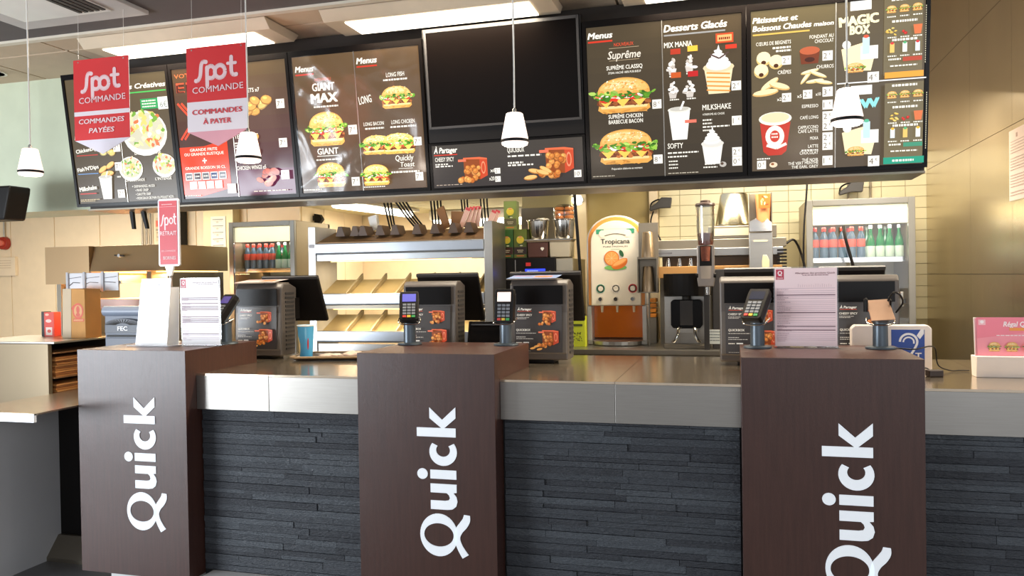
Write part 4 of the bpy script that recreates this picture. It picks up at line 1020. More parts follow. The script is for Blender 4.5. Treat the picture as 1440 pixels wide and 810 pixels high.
# ---- warming chute
t = thing('warming_chute', 'large steel burger warming chute with slanted tiers and lit white side', 'food warmer', (-2.252, 5.12, -.0675))
x0, x1 = -.665, .662
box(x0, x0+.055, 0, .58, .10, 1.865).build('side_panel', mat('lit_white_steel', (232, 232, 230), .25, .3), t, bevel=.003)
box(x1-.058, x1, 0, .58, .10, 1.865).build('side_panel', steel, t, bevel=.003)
box(x0+.006, x0+.048, -.002, 0, 1.72, 1.745).build('name_plate', mat('small_plate', (170, 168, 172), .4), t)
xi0, xi1 = x0+.056, x1-.059
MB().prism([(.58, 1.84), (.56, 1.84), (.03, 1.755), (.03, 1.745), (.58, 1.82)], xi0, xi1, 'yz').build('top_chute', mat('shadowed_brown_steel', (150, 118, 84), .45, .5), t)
for (zl, zh) in ((1.675, 1.748), (1.325, 1.405), (1.072, 1.150)):
    MB().prism([(0, zl), (-.012, zl+.01), (-.012, zh-.004), (.0, zh), (.03, zh), (.03, zl)], xi0, xi1, 'yz').build('lip', taupe_lip, t, bevel=.002)
box(xi0, xi1, .02, .30, 1.628, 1.674).build('lamp_housing', mat('light_steel', (196, 200, 202), .3, .5), t, bevel=.004)
box(xi0+.1, xi1-.1, .06, .10, 1.622, 1.6275).build('heat_strip', heat_lamp, t)
box(xi0, xi1, .30, .56, 1.64, 1.68).build('rear_housing', steel_dark, t)
gold = mat('glow_gold_steel', (206, 186, 138), .35, .55)  # gold tone puts the warm lamp glow into the steel colour
for zb in (1.36, 1.11):
    MB().prism([(.03, zb), (.56, zb+.13), (.56, zb+.138), (.03, zb+.010)], xi0, xi1, 'yz').build('slanted_shelf', gold, t)
    for i in range(6):
        xx = xi0+.20+.185*i
        MB().prism([(.035, zb+.012), (.56, zb+.142), (.56, zb+.182), (.035, zb+.040)], xx, xx+.012, 'yz').build('divider', mat('divider_steel', (170, 158, 130), .4, .5), t)
box(xi0, xi1, .05, .30, 1.30, 1.322).build('lower_lamp_housing', steel_dark, t)
box(xi0+.1, xi1-.1, .10, .13, 1.294, 1.2995).build('heat_strip', heat_lamp, t)
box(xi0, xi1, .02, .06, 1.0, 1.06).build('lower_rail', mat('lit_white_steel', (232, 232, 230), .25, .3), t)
box(xi0, xi1, .02, .56, .10, .995).build('cabinet', steel_dark, t)
for dz, e in ((1.61, 3.2), (1.285, 3.2)):
    d = bpy.data.lights.new('heat_lamp', 'AREA'); d.shape = 'RECTANGLE'; d.size = 1.0; d.size_y = .05; d.energy = e; d.color = (1, .82, .54)
    o = bpy.data.objects.new('heat_lamp_light', d); COL.objects.link(o); o.parent = t; o.location = (0, .2, dz)
chute = t; chute.scale = (1.045, .55, 1.045)
for i, xx in enumerate((-.47, -.36, -.30, -.17, -.06, .10, .23, .36, .47)):
    MB().prism([(xx-.035, 1.80), (xx-.015, 1.868), (xx+.012, 1.868), (xx+.035, 1.80)], .18, .42).build('lane_fin', mat('fin_brown', (96, 74, 56), .5), t)
# cartons standing on the chute
def carton(nm, lab, x, y, z, w, h, d, ry, m, stripes=False, cat='carton', group=None):
    t = thing(nm, lab, cat, (x, y, z), group=group, ry=ry)
    MB().prism([(-w/2, 0), (w/2, 0), (w/2*1.2, h), (-w/2*1.2, h*.96)], 0, d).build('sleeve', m, t)
    if stripes:
        A = Art(w, h); A.rect(0, 0, 1, .14, (214, 80, 84)); 
        for i in range(3): A.rect(.12+.3*i, .14, .2+.3*i, 1, (226, 150, 140))
        A.build('print', art_print, t, loc=(-w/2, -.0006, 0))
    return t
def on_top(x): return x*.978
carton('paper_cup_carton', 'white carton standing behind the left end of the chute top', on_top(-2.60), 5.37, 1.860, .055, .11, .04, -.18, paper)
carton('brown_flap', 'tall brown card flap leaning on the chute top under the cables', on_top(-2.02), 5.37, 1.860, .05, .16, .02, -.35, brown)
carton('brown_flap', 'wide brown card flap behind the striped fries sleeves', on_top(-1.955), 5.405, 1.860, .09, .12, .01, .1, brown)
pk = mat('fries_sleeve_pink', (236, 206, 188), .6)
ORD = ('first', 'second', 'third', 'fourth', 'fifth', 'sixth', 'seventh', 'eighth', 'ninth', 'tenth', 'eleventh', 'twelfth')
for i in range(4): carton('fries_sleeve', ORD[i]+' from the left of the four fanned pink striped fries sleeves on the chute', on_top(-1.90+.036*i), 5.34+.012*i, 1.862, .035, .145, .010, .42-.1*i, pk, True, group='fries sleeves on the warming chute')
for i in range(2): carton('fries_sleeve', ('left', 'right')[i]+' one of two pink striped fries sleeves near the chute right end', on_top(-1.70+.03*i), 5.35+.012*i, 1.860, .035, .12, .010, .45-.05*i, pk, True, group='fries sleeves at the right end')
# cables hanging from the soffit into the chute
def cable(pts, lab, r=.008, m=None, grp=None):
    o = MB().tube(smooth_path(pts, 6), r, 8).build('hanging_cable', m or black); tag(o, lab, 'cable', grp)
ZC = 1.864
for i in range(3): cable([(-2.50+.035*i, 5.39, 2.245), (-2.48+.03*i, 5.39, 2.1), (-2.45+.022*i, 5.40, 1.95), (-2.43+.02*i, 5.40, ZC)], ORD[i]+' from the left of the cables dropping straight behind the chute top', .007, grp='cables over the chute, left bundle')
for i in range(4): cable([(-2.42+.028*i, 5.33, 2.245), (-2.39+.028*i, 5.33, 2.12), (-2.29+.024*i, 5.33, 1.97), (-2.20+.022*i, 5.33, ZC)], ORD[i]+' of the four black cables sloping right down to the chute', .007, grp='cables over the chute, sloping bundle')
for i in range(4): cable([(-2.12+.025*i, 5.395, 2.245), (-2.105+.025*i, 5.395, 2.05), (-2.09+.022*i, 5.40, ZC)], ORD[i]+' from the left of the four cables by the tall brown flap', .007, grp='cables over the chute, middle bundle')
for i in range(3): cable([(-1.89+.028*i, 5.42, 2.245), (-1.88+.022*i, 5.42, 2.05), (-1.86+.02*i, 5.42, ZC)], ORD[i]+' from the left of three thin cables behind the fanned sleeves', .006, grp='cables over the chute, right bundle')
for i in range(3): cable([(-1.74+.03*i, 5.42, 2.245), (-1.735+.024*i, 5.42, 2.05), (-1.72+.024*i, 5.42, ZC)], ORD[i]+' from the left of three thin cables at the chute right end', .006, grp='cables over the chute, last bundle')
cable([(-1.035, 5.3, 2.60), (-1.03, 5.3, 2.1), (-1.02, 5.35, 1.75), (-1.01, 5.42, 1.35), (-1.01, 5.5, WZ)], 'thick black cable hanging left of the juice dispenser', .011)
cable([(.475, 5.40, 2.6), (.462, 5.40, 2.1), (.44, 5.43, 1.75), (.44, 5.45, 1.4), (.44, 5.45, .01)], 'thin black cable hanging left of the right fridge', .006)

# ---- kitchen tubes
t = thing('tube_light', 'lit fluorescent tube on the kitchen ceiling above the chute', 'tube light', (-3.37, 7.15, 2.235), rz=-.12)
box(-.09, .09, -.72, .72, -.03, 0).build('base', grid_m, t, bevel=.004)
MB().cyl((0, -.68, -.055), (0, .68, -.055), .035, n=16).build('tube', tube_lit, t, smooth=True)
t = thing('tube_light', 'long lit fluorescent tube seen behind the fries sleeves', 'tube light', (-2.55, 8.2, 2.235), rz=.0)
box(-.65, .65, -.06, .06, -.10, 0).build('base', grid_m, t, bevel=.004)
MB().cyl((-.62, 0, -.13), (.62, 0, -.13), .045, n=16).build('tube', tube_lit, t, smooth=True)
t = thing('work_lamp', 'small lit lamp in the gap above the cookie bag', 'lamp', (-1.20, 6.30, 2.11))
MB().lathe([(.001, -.04), (.03, -.035), (.045, 0), (.03, .035), (.001, .04)], n=16).build('bulb', tube_lit, t, smooth=True)
MB().prism([(-.05, .03), (.10, .12), (.10, .135), (-.06, .045)], -.05, .05).build('shade', steel_dark, t)
box(-.03, .03, .045, .098, -.01, .02).build('bracket', steel_dark, t)

# ---- fridges
def bottle(kind, label, group, loc, k=1.0):
    t = thing('bottle', label, 'bottle', loc, group=group)
    if kind == 'water':
        MB().lathe([(.001, 0), (.030*k, 0), (.032*k, .008), (.032*k, .06), (.029*k, .09), (.032*k, .12), (.030*k, .145*k), (.013*k, .178*k), (.012*k, .19*k)], n=14).build('body', water, t, smooth=True)
        MB().lathe([(.0325*k, .085), (.0335*k, .09), (.0335*k, .13), (.0325*k, .133)], n=14).build('label', mat('bottle_label_red', (226, 96, 80), .5), t, smooth=True)
        MB().lathe([(.017*k, .184*k), (.017*k, .206*k), (.014*k, .209*k)], n=12).build('cap', red_cap, t, smooth=True)
    else:
        MB().lathe([(.001, 0), (.031*k, 0), (.033*k, .008), (.033*k, .105*k), (.026*k, .135*k), (.013*k, .165*k), (.011*k, .20*k)], n=14).build('body', green_b, t, smooth=True)
        MB().lathe([(.0335*k, .02), (.0342*k, .022), (.0342*k, .085), (.0335*k, .087)], n=14).build('label', mat('bottle_label_pale', (196, 220, 206), .5), t, smooth=True)
        MB().lathe([(.014*k, .195*k), (.014*k, .213*k), (.011*k, .215*k)], n=12).build('cap', mat('pale_cap', (210, 226, 214), .4), t, smooth=True)
    return t
def fridge(label, x, y, w, z0, z1, shelf, gap, tag_, n_water, n_green, handle=1, head=.135):
    t = thing('display_fridge', label, 'fridge', (x, y, 0))
    d = .60
    MB().box(0, .03, .03, d, .06, z1).box(w-.03, w, .03, d, .06, z1).build('side_wall', mat('fridge_side', (158, 144, 116), .4, .5), t, bevel=.003)
    box(0, w, d-.03, d, .06, z1).build('back_wall', mat('fridge_lining', (196, 190, 160), .5), t)
    box(.0305, w-.0305, .03, d-.03, z1-.04, z1).build('top', steel_dark, t); box(0, w, .03, d, 0, .06).build('base', charcoal, t)
    box(.0305, w-.0305, .035, .10, z1-head-.03, z1-.045).build('lit_header', fridge_light, t)
    for z in (shelf, shelf-gap, shelf-2*gap):
        mb = MB().box(.031, w-.031, .10, .12, z-.012, z)
        for i in range(11): mb.box(.031, w-.031, .14+.038*i, .146+.038*i, z-.008, z-.002)
        mb.box(.031, w-.031, .105, .112, z+.0, z+.02)
        mb.build('wire_shelf', steel_bright, t)
    fr = MB().box(0, .042, 0, .03, .08, z1).box(w-.042, w, 0, .03, .08, z1).box(.042, w-.042, 0, .03, z1-.04, z1).box(.042, w-.042, 0, .03, .08, .13)
    dr = fr.build('door', mat('fridge_door_grey', (134, 132, 126), .3, .5), t, bevel=.003)
    box(.0425, w-.0425, .010, .016, .1305, z1-.0405).build('glass_pane', glass, dr)
    hx = .06 if handle < 0 else w-.07
    box(hx-.03, hx-.01, -.03, -.001, z1-.72, z1-.62).build('handle', steel, dr, bevel=.003)
    dl = bpy.data.lights.new('fridge_light', 'AREA'); dl.shape = 'RECTANGLE'; dl.size = w*.8; dl.size_y = .05; dl.energy = 1.6; dl.color = (1, .98, .86)
    o = bpy.data.objects.new('fridge_inner_light', dl); COL.objects.link(o); o.parent = t; o.location = (w/2, .16, z1-head-.035)
    n = n_water+n_green; step = (w-.135)/(n-1)
    for r in range(2):
        for i in range(n):
            if r and i % 2: continue
            k = 'water' if i < n_water else 'green'
            row = 'front' if r == 0 else 'back'
            b_ = bottle(k, ORD[i if k == 'water' else i-n_water] + (' red capped clear bottle' if k == 'water' else ' green bottle') + f' from the left in the {row} row, {tag_} fridge', f'{k} bottles in the {tag_} fridge, {row} row', (x+.0675+step*i, y+.165+.16*r, shelf+.0005)); b_.scale = (.84, .84, 1.1)
    return t
fridge('glass door drinks fridge with grey frame at the right, in front of cream tiles', .478, 5.70, .67, .78, 1.985, 1.576, .28, 'right', 6, 4, 1)
fridge('glass door drinks fridge left of the warming chute', -4.085, 5.80, .62, .6, 1.995, 1.585, .27, 'left', 5, 4, 1)
for i in range(5):
    t = thing('drink_can', ORD[i] + ' red can from the left on the second shelf, right fridge', 'can', (.56+.075*i, 5.86, 1.296+.0005), group='red cans in the right fridge')
    MB().lathe([(.024, 0), (.030, .006), (.030, .105), (.025, .115), (.023, .116)], n=14).build('can', red, t, smooth=True); MB().lathe([(.001, .1165), (.024, .1165), (.024, .118), (.001, .118)], n=12).build('lid', steel_bright, t)
for i in range(4):
    t = thing('drink_can', ORD[i] + ' red can from the left on the second shelf, left fridge', 'can', (-3.96+.085*i, 5.96, 1.315+.0005), group='red cans in the left fridge')
    MB().lathe([(.024, 0), (.030, .006), (.030, .105), (.025, .115), (.023, .116)], n=14).build('can', red, t, smooth=True); MB().lathe([(.001, .1165), (.024, .1165), (.024, .118), (.001, .118)], n=12).build('lid', steel_bright, t)

# ---- juice dispenser
t = thing('juice_dispenser', 'tall rounded white orange juice dispenser with three taps', 'juice dispenser', (-.775, 5.42, WZ))
jw = .205
def arch(w, z0, z1, n=18, k=.85): return [(w, z0)] + [(w*math.cos(PI*i/n), z1-w*k+w*k*math.sin(PI*i/n)) for i in range(n+1)] + [(-w, z0)]
MB().prism(arch(jw, .27, .895), .04, .36).build('casing', mat('juice_silver', (204, 202, 196), .3, .3), t, bevel=.01)
MB().prism(arch(jw-.012, .275, .882), .02, .039).build('orange_band', mat('orange_band', (226, 148, 70), .35), t, bevel=.006)
MB().prism(arch(jw-.034, .275, .855), .004, .0195).build('front_cover', mat('cream_cover', (240, 228, 204), .25, coat=.4), t, bevel=.006)
MB().box(-jw, -jw+.03, .03, .36, .03, .269).box(jw-.03, jw, .03, .36, .03, .269).box(-jw+.03, jw-.03, .30, .36, .03, .269).build('lower_casing', mat('juice_silver', (204, 202, 196), .3, .3), t, bevel=.004)
box(-jw+.031, jw-.031, .14, .15, .045, .268).build('juice_window', mat('amber_juice', (184, 92, 14), .2, emit=.12, coat=.5), t)
MB().prism([(-jw, .05), (jw, .05), (jw, .40), (-jw, .40)], 0.001, .03, 'xy').build('base', mat('juice_silver', (204, 202, 196), .3, .3), t, bevel=.005)
tr = MB().prism([(-.16, .03)] + [(.17*math.cos(PI+PI*i/12), .03+.10*math.sin(PI+PI*i/12)) for i in range(13)] + [(.16, .03)], .004, .032, 'xy').build('drip_tray', steel, t, bevel=.003)
A = Art(.26, .40)
A.rect(.0, .01, 1, .015, (214, 206, 186)); A.rect(0, .02, .20, .10, (60, 150, 110)); A.rect(.80, .02, 1, .10, (60, 150, 110)); A.layer(); A.ell(.17, .10, .1, .1, (240, 228, 204)); A.ell(.83, .10, .1, .1, (240, 228, 204)); A.layer()
A.line([(.22+.56*i/10, .135-.035*math.sin(PI*i/10)) for i in range(11)], .018, (60, 56, 50))
A.text('Tropicana', .5, .27, .085, (40, 44, 40), w=.76, al='c', bold=.012); A.text('PURE PREMIUM', .5, .33, .022, (60, 60, 56), w=.64, al='c'); A.line([(.38, .37), (.62, .365)], .01, (80, 140, 90))
A.ell(.5, .68, .30, .07, (120, 180, 90)); A.layer(); A.ell(.40, .52, .20, .20, (214, 110, 30), 24); A.layer(); A.ell(.40, .52, .175, .175, (246, 160, 80), 24); A.layer()
for i in range(8): A.line([(.40, .52), (.40+.16*math.cos(i*PI/4), .52+.105*math.sin(i*PI/4))], .008, (250, 200, 140))
A.layer(); A.ell(.66, .44, .05, .10, (40, 90, 50), 12, .4); A.layer()
A.ell(.60, .60, .23, .15, (224, 112, 24), 20, .45, 0, PI, 2*PI); A.ell(.60, .595, .23, .07, (240, 138, 52), 20, .45); A.layer(); A.ell(.61, .59, .19, .05, (250, 176, 100), 20, .45)
A.build('label', art_print, t, loc=(-.13, .0030, .405))
for i, (m_, dx) in enumerate((((70, 140, 110), -.105), ((226, 216, 200), 0), ((206, 60, 60), .115))):
    rg = MB().lathe([(.030, 0), (.030, .003), (.0245, .003), (.0245, 0)], n=24)
    rg.xf(Matrix.Translation((dx, .004, .39)) @ Matrix.Rotation(R_(90), 4, 'X')); rg.build('selector_ring', mat('ring_%d' % m_[0], m_, .4), t)
    MB().cyl((dx, .004, .39), (dx, .001, .39), .018, n=20).build('selector_button', mat('cream_cover', (240, 228, 204), .25), t)
    MB().cyl((dx, .004, .318), (dx, -.022, .318), .017, .013, n=16).build('tap_knob', steel_bright, t, smooth=True)
    MB().cyl((dx, .06, .2685), (dx, .06, .225), .010, .007, n=10).build('nozzle', mat('nozzle_cream', (226, 206, 170), .4), t)
t = thing('juice_plinth', 'low steel stand under the juice dispenser and the yellow green carton', 'stand', (-.83, 5.44, WZ)) if False else None

# ---- cup holder beside the juice dispenser
t = thing('cup_dispenser', 'steel cup rack with two stacks fixed at the right of the juice dispenser', 'rack', (-.548, 5.30, WZ))
MB().box(-.066, .066, .10, .11, .36, .83).box(-.066, -.060, 0, .10, .36, .60).box(.060, .066, 0, .10, .36, .60).box(-.060, .060, 0, .10, .36, .366).box(-.06, .06, 0, .10, .585, .595).build('bracket', steel_dark, t)
box(-.005, .005, .10, .11, 0, .36).build('support', steel_dark, t)
cupm = mat('pewter_cups', (150, 132, 108), .3, .8)
for zz, lab in ((.3665, 'stack of steel cups in the lower bay of the cup rack'), (.5955, 'stack of steel cups in the upper bay of the cup rack')):
    c = thing('cup_stack', lab, 'cups', (-.548, 5.35, WZ+zz))
    for i in range(3): MB().lathe([(.044-.002*i, .03*i), (.038-.002*i, .10+.03*i), (.034-.002*i, .11+.03*i), (.001, .11+.03*i)], n=20).build('cup', cupm, c, smooth=True)

t = thing('lime_carton', 'yellow green carton with dark leaf print left of the juice dispenser', 'carton', (-1.067, 5.30, WZ+.0005))
box(0, .096, 0, .08, 0, .205).build('box', mat('lime_card', (196, 206, 46), .5), t, bevel=.001)
A = Art(.09, .19); A.rect(.14, .22, .86, .30, (60, 70, 30)); A.layer()
for i in range(26): A.ell(.5+rnd.uniform(-.32, .32), .66+rnd.uniform(-.16, .16), .07, .025, (34, 40, 24), 6, rnd.random()*3)
A.build('print', art_print, t, loc=(.003, -.0006, .005))

# ---- coffee machine left
t = thing('coffee_machine', 'black coffee machine with a blue display and steel right side', 'coffee machine', (-1.62, 5.45, WZ))
box(0, .42, 0, .50, 0, .615).build('body', black, t, bevel=.004)
box(.125, .13, -.002, 0, .02, .60).build('seam', steel, t)
box(.421, .54, .01, .50, 0, .605).build('side_panel', mat('warm_grey_steel', (176, 168, 150), .35, .6), t, bevel=.003)
box(-.03, -.005, .0, .45, .06, .60).build('left_panel', charcoal, t)
box(.20, .345, -.004, 0, .485, .535).build('display', mat('blue_display', (40, 60, 230), .3, emit=1.6), t)
A = Art(.145, .05); A.words(.1, .25, .55, .18, (180, 200, 255)); A.words(.1, .6, .35, .18, (180, 200, 255)); A.build('display_text', attr_mat('display_text', 1.0), t, loc=(.20, -.0055, .485))
A = Art(.04, .028); A.rect(0, 0, 1, 1, (196, 40, 40)); A.layer(); A.text('Caffè', .5, .72, .4, (250, 220, 214), w=.8, al='c'); A.build('red_badge', art_print, t, loc=(.21, -.0008, .55)) if False else None
box(.205, .24, -.003, 0, .555, .580).build('red_badge', mat('badge_red', (200, 44, 40), .4, emit=.2), t)
for x in (.165, .38): MB().cyl((x, 0, .51), (x, -.006, .51), .010, n=12).build('button', white_p, t)
# things on the coffee machine
MZ = WZ+.6155
def tea(x, y, z, lab, col, low, rz=0):
    t = thing('tea_box', lab, 'tea box', (x, y, z), rz=rz)
    box(-.047, .047, 0, .09, 0, .205).build('box', mat('tea_%d_%d' % (col[0], col[1]), col, .45), t, bevel=.001)
    A = Art(.092, .20); A.rect(0, 0, 1, 1, col); A.rect(0, .62, 1, .88, low); A.layer(); A.ell(.5, .36, .30, .30, (220, 196, 60), 18); A.layer(); A.ell(.5, .26, .17, .07, (196, 60, 30)); A.rect(.2, .92, .8, .95, (220, 110, 60)); A.ell(.5, .55, .2, .09, (60, 90, 40)); A.ell(.58, .57, .12, .05, (230, 226, 200)); A.layer()
    A.words(.3, .25, .36, .025, (250, 220, 160)); A.words(.25, .72, .5, .03, (210, 200, 170)); A.words(.3, .78, .4, .03, (210, 200, 170))
    A.build('front_print', art_print, t, loc=(-.046, -.0006, .002)); return t
tea(-1.567, 5.50, MZ, 'green and brown tea box on the coffee machine, left of its twin', (54, 96, 44), (70, 34, 28))
tea(-1.467, 5.50, MZ, 'olive and black tea box on the coffee machine beside the brown bin', (96, 110, 40), (50, 30, 28))
tea(-1.542, 5.51, MZ+.2055, 'pale green tea box stacked on top of two others', (126, 142, 74), (100, 96, 70), .06)
t = thing('card_holder', 'tall cream carton with vertical stripes left of the tea boxes', 'carton', (-1.70, 5.62, MZ-.05))
box(-.06, .045, 0, .12, 0, .21).build('box', mat('wicker_beige', (206, 184, 140), .6, 0, .3, 9, (30, 1, 1)), t)
box(-.06, .045, 0, .12, .2105, .25).build('lid', mat('teal_grey', (92, 130, 124), .5), t)
t = thing('side_unit', 'dark unit standing left of the coffee machine', 'cabinet', (-1.77, 5.60, 0)) 
box(0, .11, 0, .40, 0, MZ-.0505).build('body', charcoal, t)
def bin_(x, y, z, lab, m, w=.15):
    t = thing('plastic_bin', lab, 'bin', (x, y, z))
    MB().prism([(-w/2*.94, 0), (w/2*.94, 0), (w/2, .11), (-w/2, .11)], 0, .15).build('tub', m, t, bevel=.005)
    MB().box(-w/2-.004, w/2+.004, -.004, .154, .1105, .122).build('rim', mat('bin_rim', (170, 150, 120), .4), t)
    return t
bb = bin_(-1.335, 5.48, MZ, 'brown bin of coffee pods on the coffee machine', mat('coffee_brown', (84, 48, 36), .4))
A = Art(.03, .03); A.ell(.35, .4, .28, .28, (240, 236, 226)); A.ell(.65, .4, .28, .28, (240, 236, 226)); A.poly([(.1, .5), (.5, .98), (.9, .5)], (240, 236, 226)); A.build('heart_print', art_print, bb, loc=(.02, -.0045, .045))
bin_(-1.175, 5.48, MZ, 'translucent bin on the coffee machine right of the brown bin', mat('cloudy_plastic', (182, 172, 150), .3))
t = thing('bin_shelf', 'thin steel shelf bridging the two bins below the steel pots', 'shelf', (-1.26, 5.47, MZ+.1225))
box(-.17, .18, 0, .17, 0, .006).build('plate', steel, t)
for nm_, x in (('shiny steel pot with a bag in it, left of the other pot', -1.345), ('shiny steel pot below the bag of cookies', -1.155)):
    t = thing('steel_pot', nm_, 'pot', (x, 5.555, MZ+.1290))
    MB().lathe([(.001, 0), (.060, 0), (.066, .01), (.076, .130), (.084, .134), (.084, .140), (.073, .138), (.062, .012), (.001, .012)], n=28).build('pot', steel_bright, t, smooth=True)
    if x < -1.3:
        lump('plastic_bag', 'crumpled clear bag stuffed in the left steel pot', x+.03, 5.55, MZ+.262, .05, .05, .016, mat('bag_white', (226, 220, 206), .3), 4)['category'] = 'bag'
t = thing('cookie_bag', 'clear bag of round orange brown cookies on the right steel pot', 'bag', (-1.155, 5.555, MZ+.2695))
bag_m = acrylic
for r in range(3):
    for c in range(2): MB().lathe([(.001, 0), (.030, .002), (.034, .012), (.030, .024), (.001, .028)], (-.034+.07*c, 0, .002+.030*r), 16).build('cookie', mat('cookie_orange', (206, 124, 56), .6), t, smooth=True)
MB().lathe([(.001, 0), (.070, .0), (.078, .03), (.074, .085), (.040, .105), (.010, .108)], n=18).build('clear_film', bag_m, t, smooth=True)

# ---- espresso station right
t = thing('espresso_machine', 'long low steel espresso machine beyond the right half of the counter', 'coffee machine', (-.52, 5.53, WZ))
box(0, .86, 0, .40, .655, .715).build('upper_body', steel_dark, t, bevel=.004)
box(.02, .84, -.02, .40, .60, .654).build('front_band', mat('steel_band', (150, 150, 150), .3, .8), t, bevel=.004)
box(.05, .82, .03, .30, .535, .598).build('recess', mat('dark_recess', (70, 60, 48), .5), t)
box(.03, .83, -.03, .36, .455, .534).build('warm_panel', mat('tan_steel', (176, 132, 80), .4, .4), t, bevel=.003)
for x in (.03, .80): box(x, x+.03, .05, .35, 0, .455).build('leg', steel_dark, t)
box(.06, .80, .34, .36, .0, .455).build('back_plate', steel_dark, t)
for i in range(5): MB().lathe([(.026, .0), (.022, .055), (.001, .055)], (.09+.075*i, .02+.03, .535), 14).build('warming_cup', steel_bright, t, smooth=True) if i in (0, 1, 2) else None
MB().box(.36, .80, 0, .30, .716, .80).build('upper_box', steel_dark, t, bevel=.004)
box(.40, .66, -.004, 0, .735, .785).build('pale_strip', mat('pale_strip', (196, 186, 160), .4), t)
for i in range(8): box(.80, .86, -.026, -.0205, .47+.022*i, .482+.022*i).build('vent_slot', black, t)
box(.02, .12, -.0215, -.0205, .62, .63).build('small_label', mat('dark_label', (90, 90, 96), .4), t)
t = thing('steel_bowl', 'large upturned steel bowl on top of the espresso machine', 'bowl', (.01, 5.66, WZ+.8005))
MB().lathe([(.128, 0), (.132, .006), (.126, .012), (.092, .215), (.085, .225), (.001, .227)], n=40).build('bowl', mat('bowl_steel', (214, 206, 178), .22, 1.0), t, smooth=True)
t = thing('coffee_brewer', 'black and steel coffee brewer with twin spouts below the grinder', 'coffee brewer', (-.295, 5.225, WZ))
MB().cyl((0, .12, .34), (0, .12, .485), .150, .152, 28).build('head', black, t, bevel=.004)
box(-.15, .15, .13, .28, .0, .338).build('column', steel, t, bevel=.004)
MB().prism([(-.085, .13), (.085, .13), (.10, .15), (.10, .30), (.085, .315), (-.085, .315), (-.10, .30), (-.10, .15)], .03, .128).build('black_cover', black_g, t, bevel=.005)
box(-.04, .04, .02, .029, .15, .31).build('cover_rib', charcoal, t)
MB().cyl((0, .06, .316), (0, .06, .339), .028, n=16).build('neck', charcoal, t)
for sx in (-1, 1): MB().tube(smooth_path([(sx*.03, .05, .135), (sx*.05, .02, .13), (sx*.055, .0, .09), (sx*.075, -.005, .05), (sx*.09, 0, .045)], 5), .009, 10).build('spout', steel_bright, t, smooth=True)
box(-.07, .07, .03, .12, .10, .128).build('spout_bridge', steel, t)
box(-.145, .145, .0, .13, 0, .025).build('drip_tray', steel_dark, t, bevel=.003)
t = thing('coffee_grinder', 'coffee grinder with a clear hopper half full of beans', 'grinder', (-.165, 5.083, WZ)); t.scale = (.80, .80, 1)
box(-.05, .05, .0615, .16, -.0, .0).build('foot', black, t) if False else None
box(-.02, .02, .10, .13, .0, .45).build('post', charcoal, t)
MB().prism([(-.058, .40), (.058, .40), (.066, .44), (.066, .66), (-.066, .66), (-.066, .44)], .02, .13).build('body', mat('grinder_steel', (150, 140, 130), .3, .7), t, bevel=.005)
MB().box(-.046, .046, .012, .0195, .53, .655).build('black_throat', black, t)
MB().prism([(-.036, .45), (.036, .45), (.04, .53), (-.04, .53)], .012, .0195).build('clear_window', mat('grey_window', (176, 164, 150), .2), t)
MB().lathe([(.001, .661), (.056, .661), (.062, .735), (.001, .740)], (0, .075, 0), 24).build('beans', copper, t, smooth=True)
MB().lathe([(.001, .56), (.030, .56), (.038, .65), (.001, .65)], (0, .0, 0), 12).build('bean_throat', copper, t, smooth=True)
MB().lathe([(.058, .661), (.068, .74), (.072, .90), (.073, .905), (.070, .905), (.068, .90), (.064, .74), (.055, .661)], (0, .075, 0), 28).build('hopper', acrylic, t, smooth=True)
MB().lathe([(.076, .905), (.078, .912), (.074, .922), (.040, .928), (.038, .940), (.020, .944), (.001, .944)], (0, .075, 0), 28).build('lid', mat('lid_brown', (58, 44, 38), .35), t, smooth=True)
MB().lathe([(.026, 0), (.024, -.05), (.001, -.05)], (.012, .07, .399), 16).build('spout', steel_bright, t, smooth=True)
for sx in (-1, 1): MB().cyl((sx*.058, .03, .47), (sx*.078, .03, .47), .016, n=12).build('knob', black, t)
# carton dispenser
t = thing('sleeve_dispenser', 'tall steel dispenser with an orange printed cup sleeve on top', 'dispenser', (.172, 5.28, WZ))
box(-.072, .072, .03, .16, .0, .74).build('body', steel, t, bevel=.004)
box(-.072, .072, .14, .16, .74, .995).build('back_plate', steel_dark, t)
MB().box(-.072, -.066, .06, .14, .74, .995).box(.066, .072, .06, .14, .74, .995).build('side_guide', steel_dark, t)
MB().prism([(-.068, .745), (.068, .745), (.068, .80), (.04, .825), (.01, .80), (-.03, .83), (-.068, .81)], .022, .0295).build('foil_wrap', steel_bright, t, bevel=.002)
MB().lathe([(.040, .80), (.052, .985), (.001, .985)], (.02, .09, 0), 24).build('cup_sleeve', mat('sleeve_kraft', (196, 130, 80), .6), t, smooth=True)
A = Art(.07, .09); A.rect(0, 0, 1, 1, (220, 90, 36)); A.layer()
for i in range(9): A.ell(.5+rnd.uniform(-.35, .35), .5+rnd.uniform(-.35, .35), .16, .06, rnd.choice([(240, 170, 110), (170, 50, 24), (246, 196, 150)]), 9, rnd.random()*3)
A.build('print', art_print, t, loc=(-.012, .034, .893))
box(-.045, .04, .024, .0295, .68, .692).build('slot', mat('pale_strip', (196, 186, 160), .4), t)
MB().prism([(.005, .43), (.045, .43), (.05, .46), (.05, .56), (.035, .595), (.012, .595), (.005, .56)], .018, .0295).build('opening', mat('bright_opening', (226, 212, 170), .3, .4), t, bevel=.004)
box(-.068, .01, .020, .0295, .40, .45).build('orange_tab', mat('tan_steel', (176, 132, 80), .4, .4), t)
t = thing('black_machine', 'black upright machine panel behind the register left of the allergen sheet', 'machine', (-.06, 5.10, WZ)) if False else None
t = thing('rear_monitor', 'wide dark monitor housing behind the last two cash registers', 'monitor', (.13, 5.22+.01, WZ))
t.location = (-.13, 5.235, WZ)
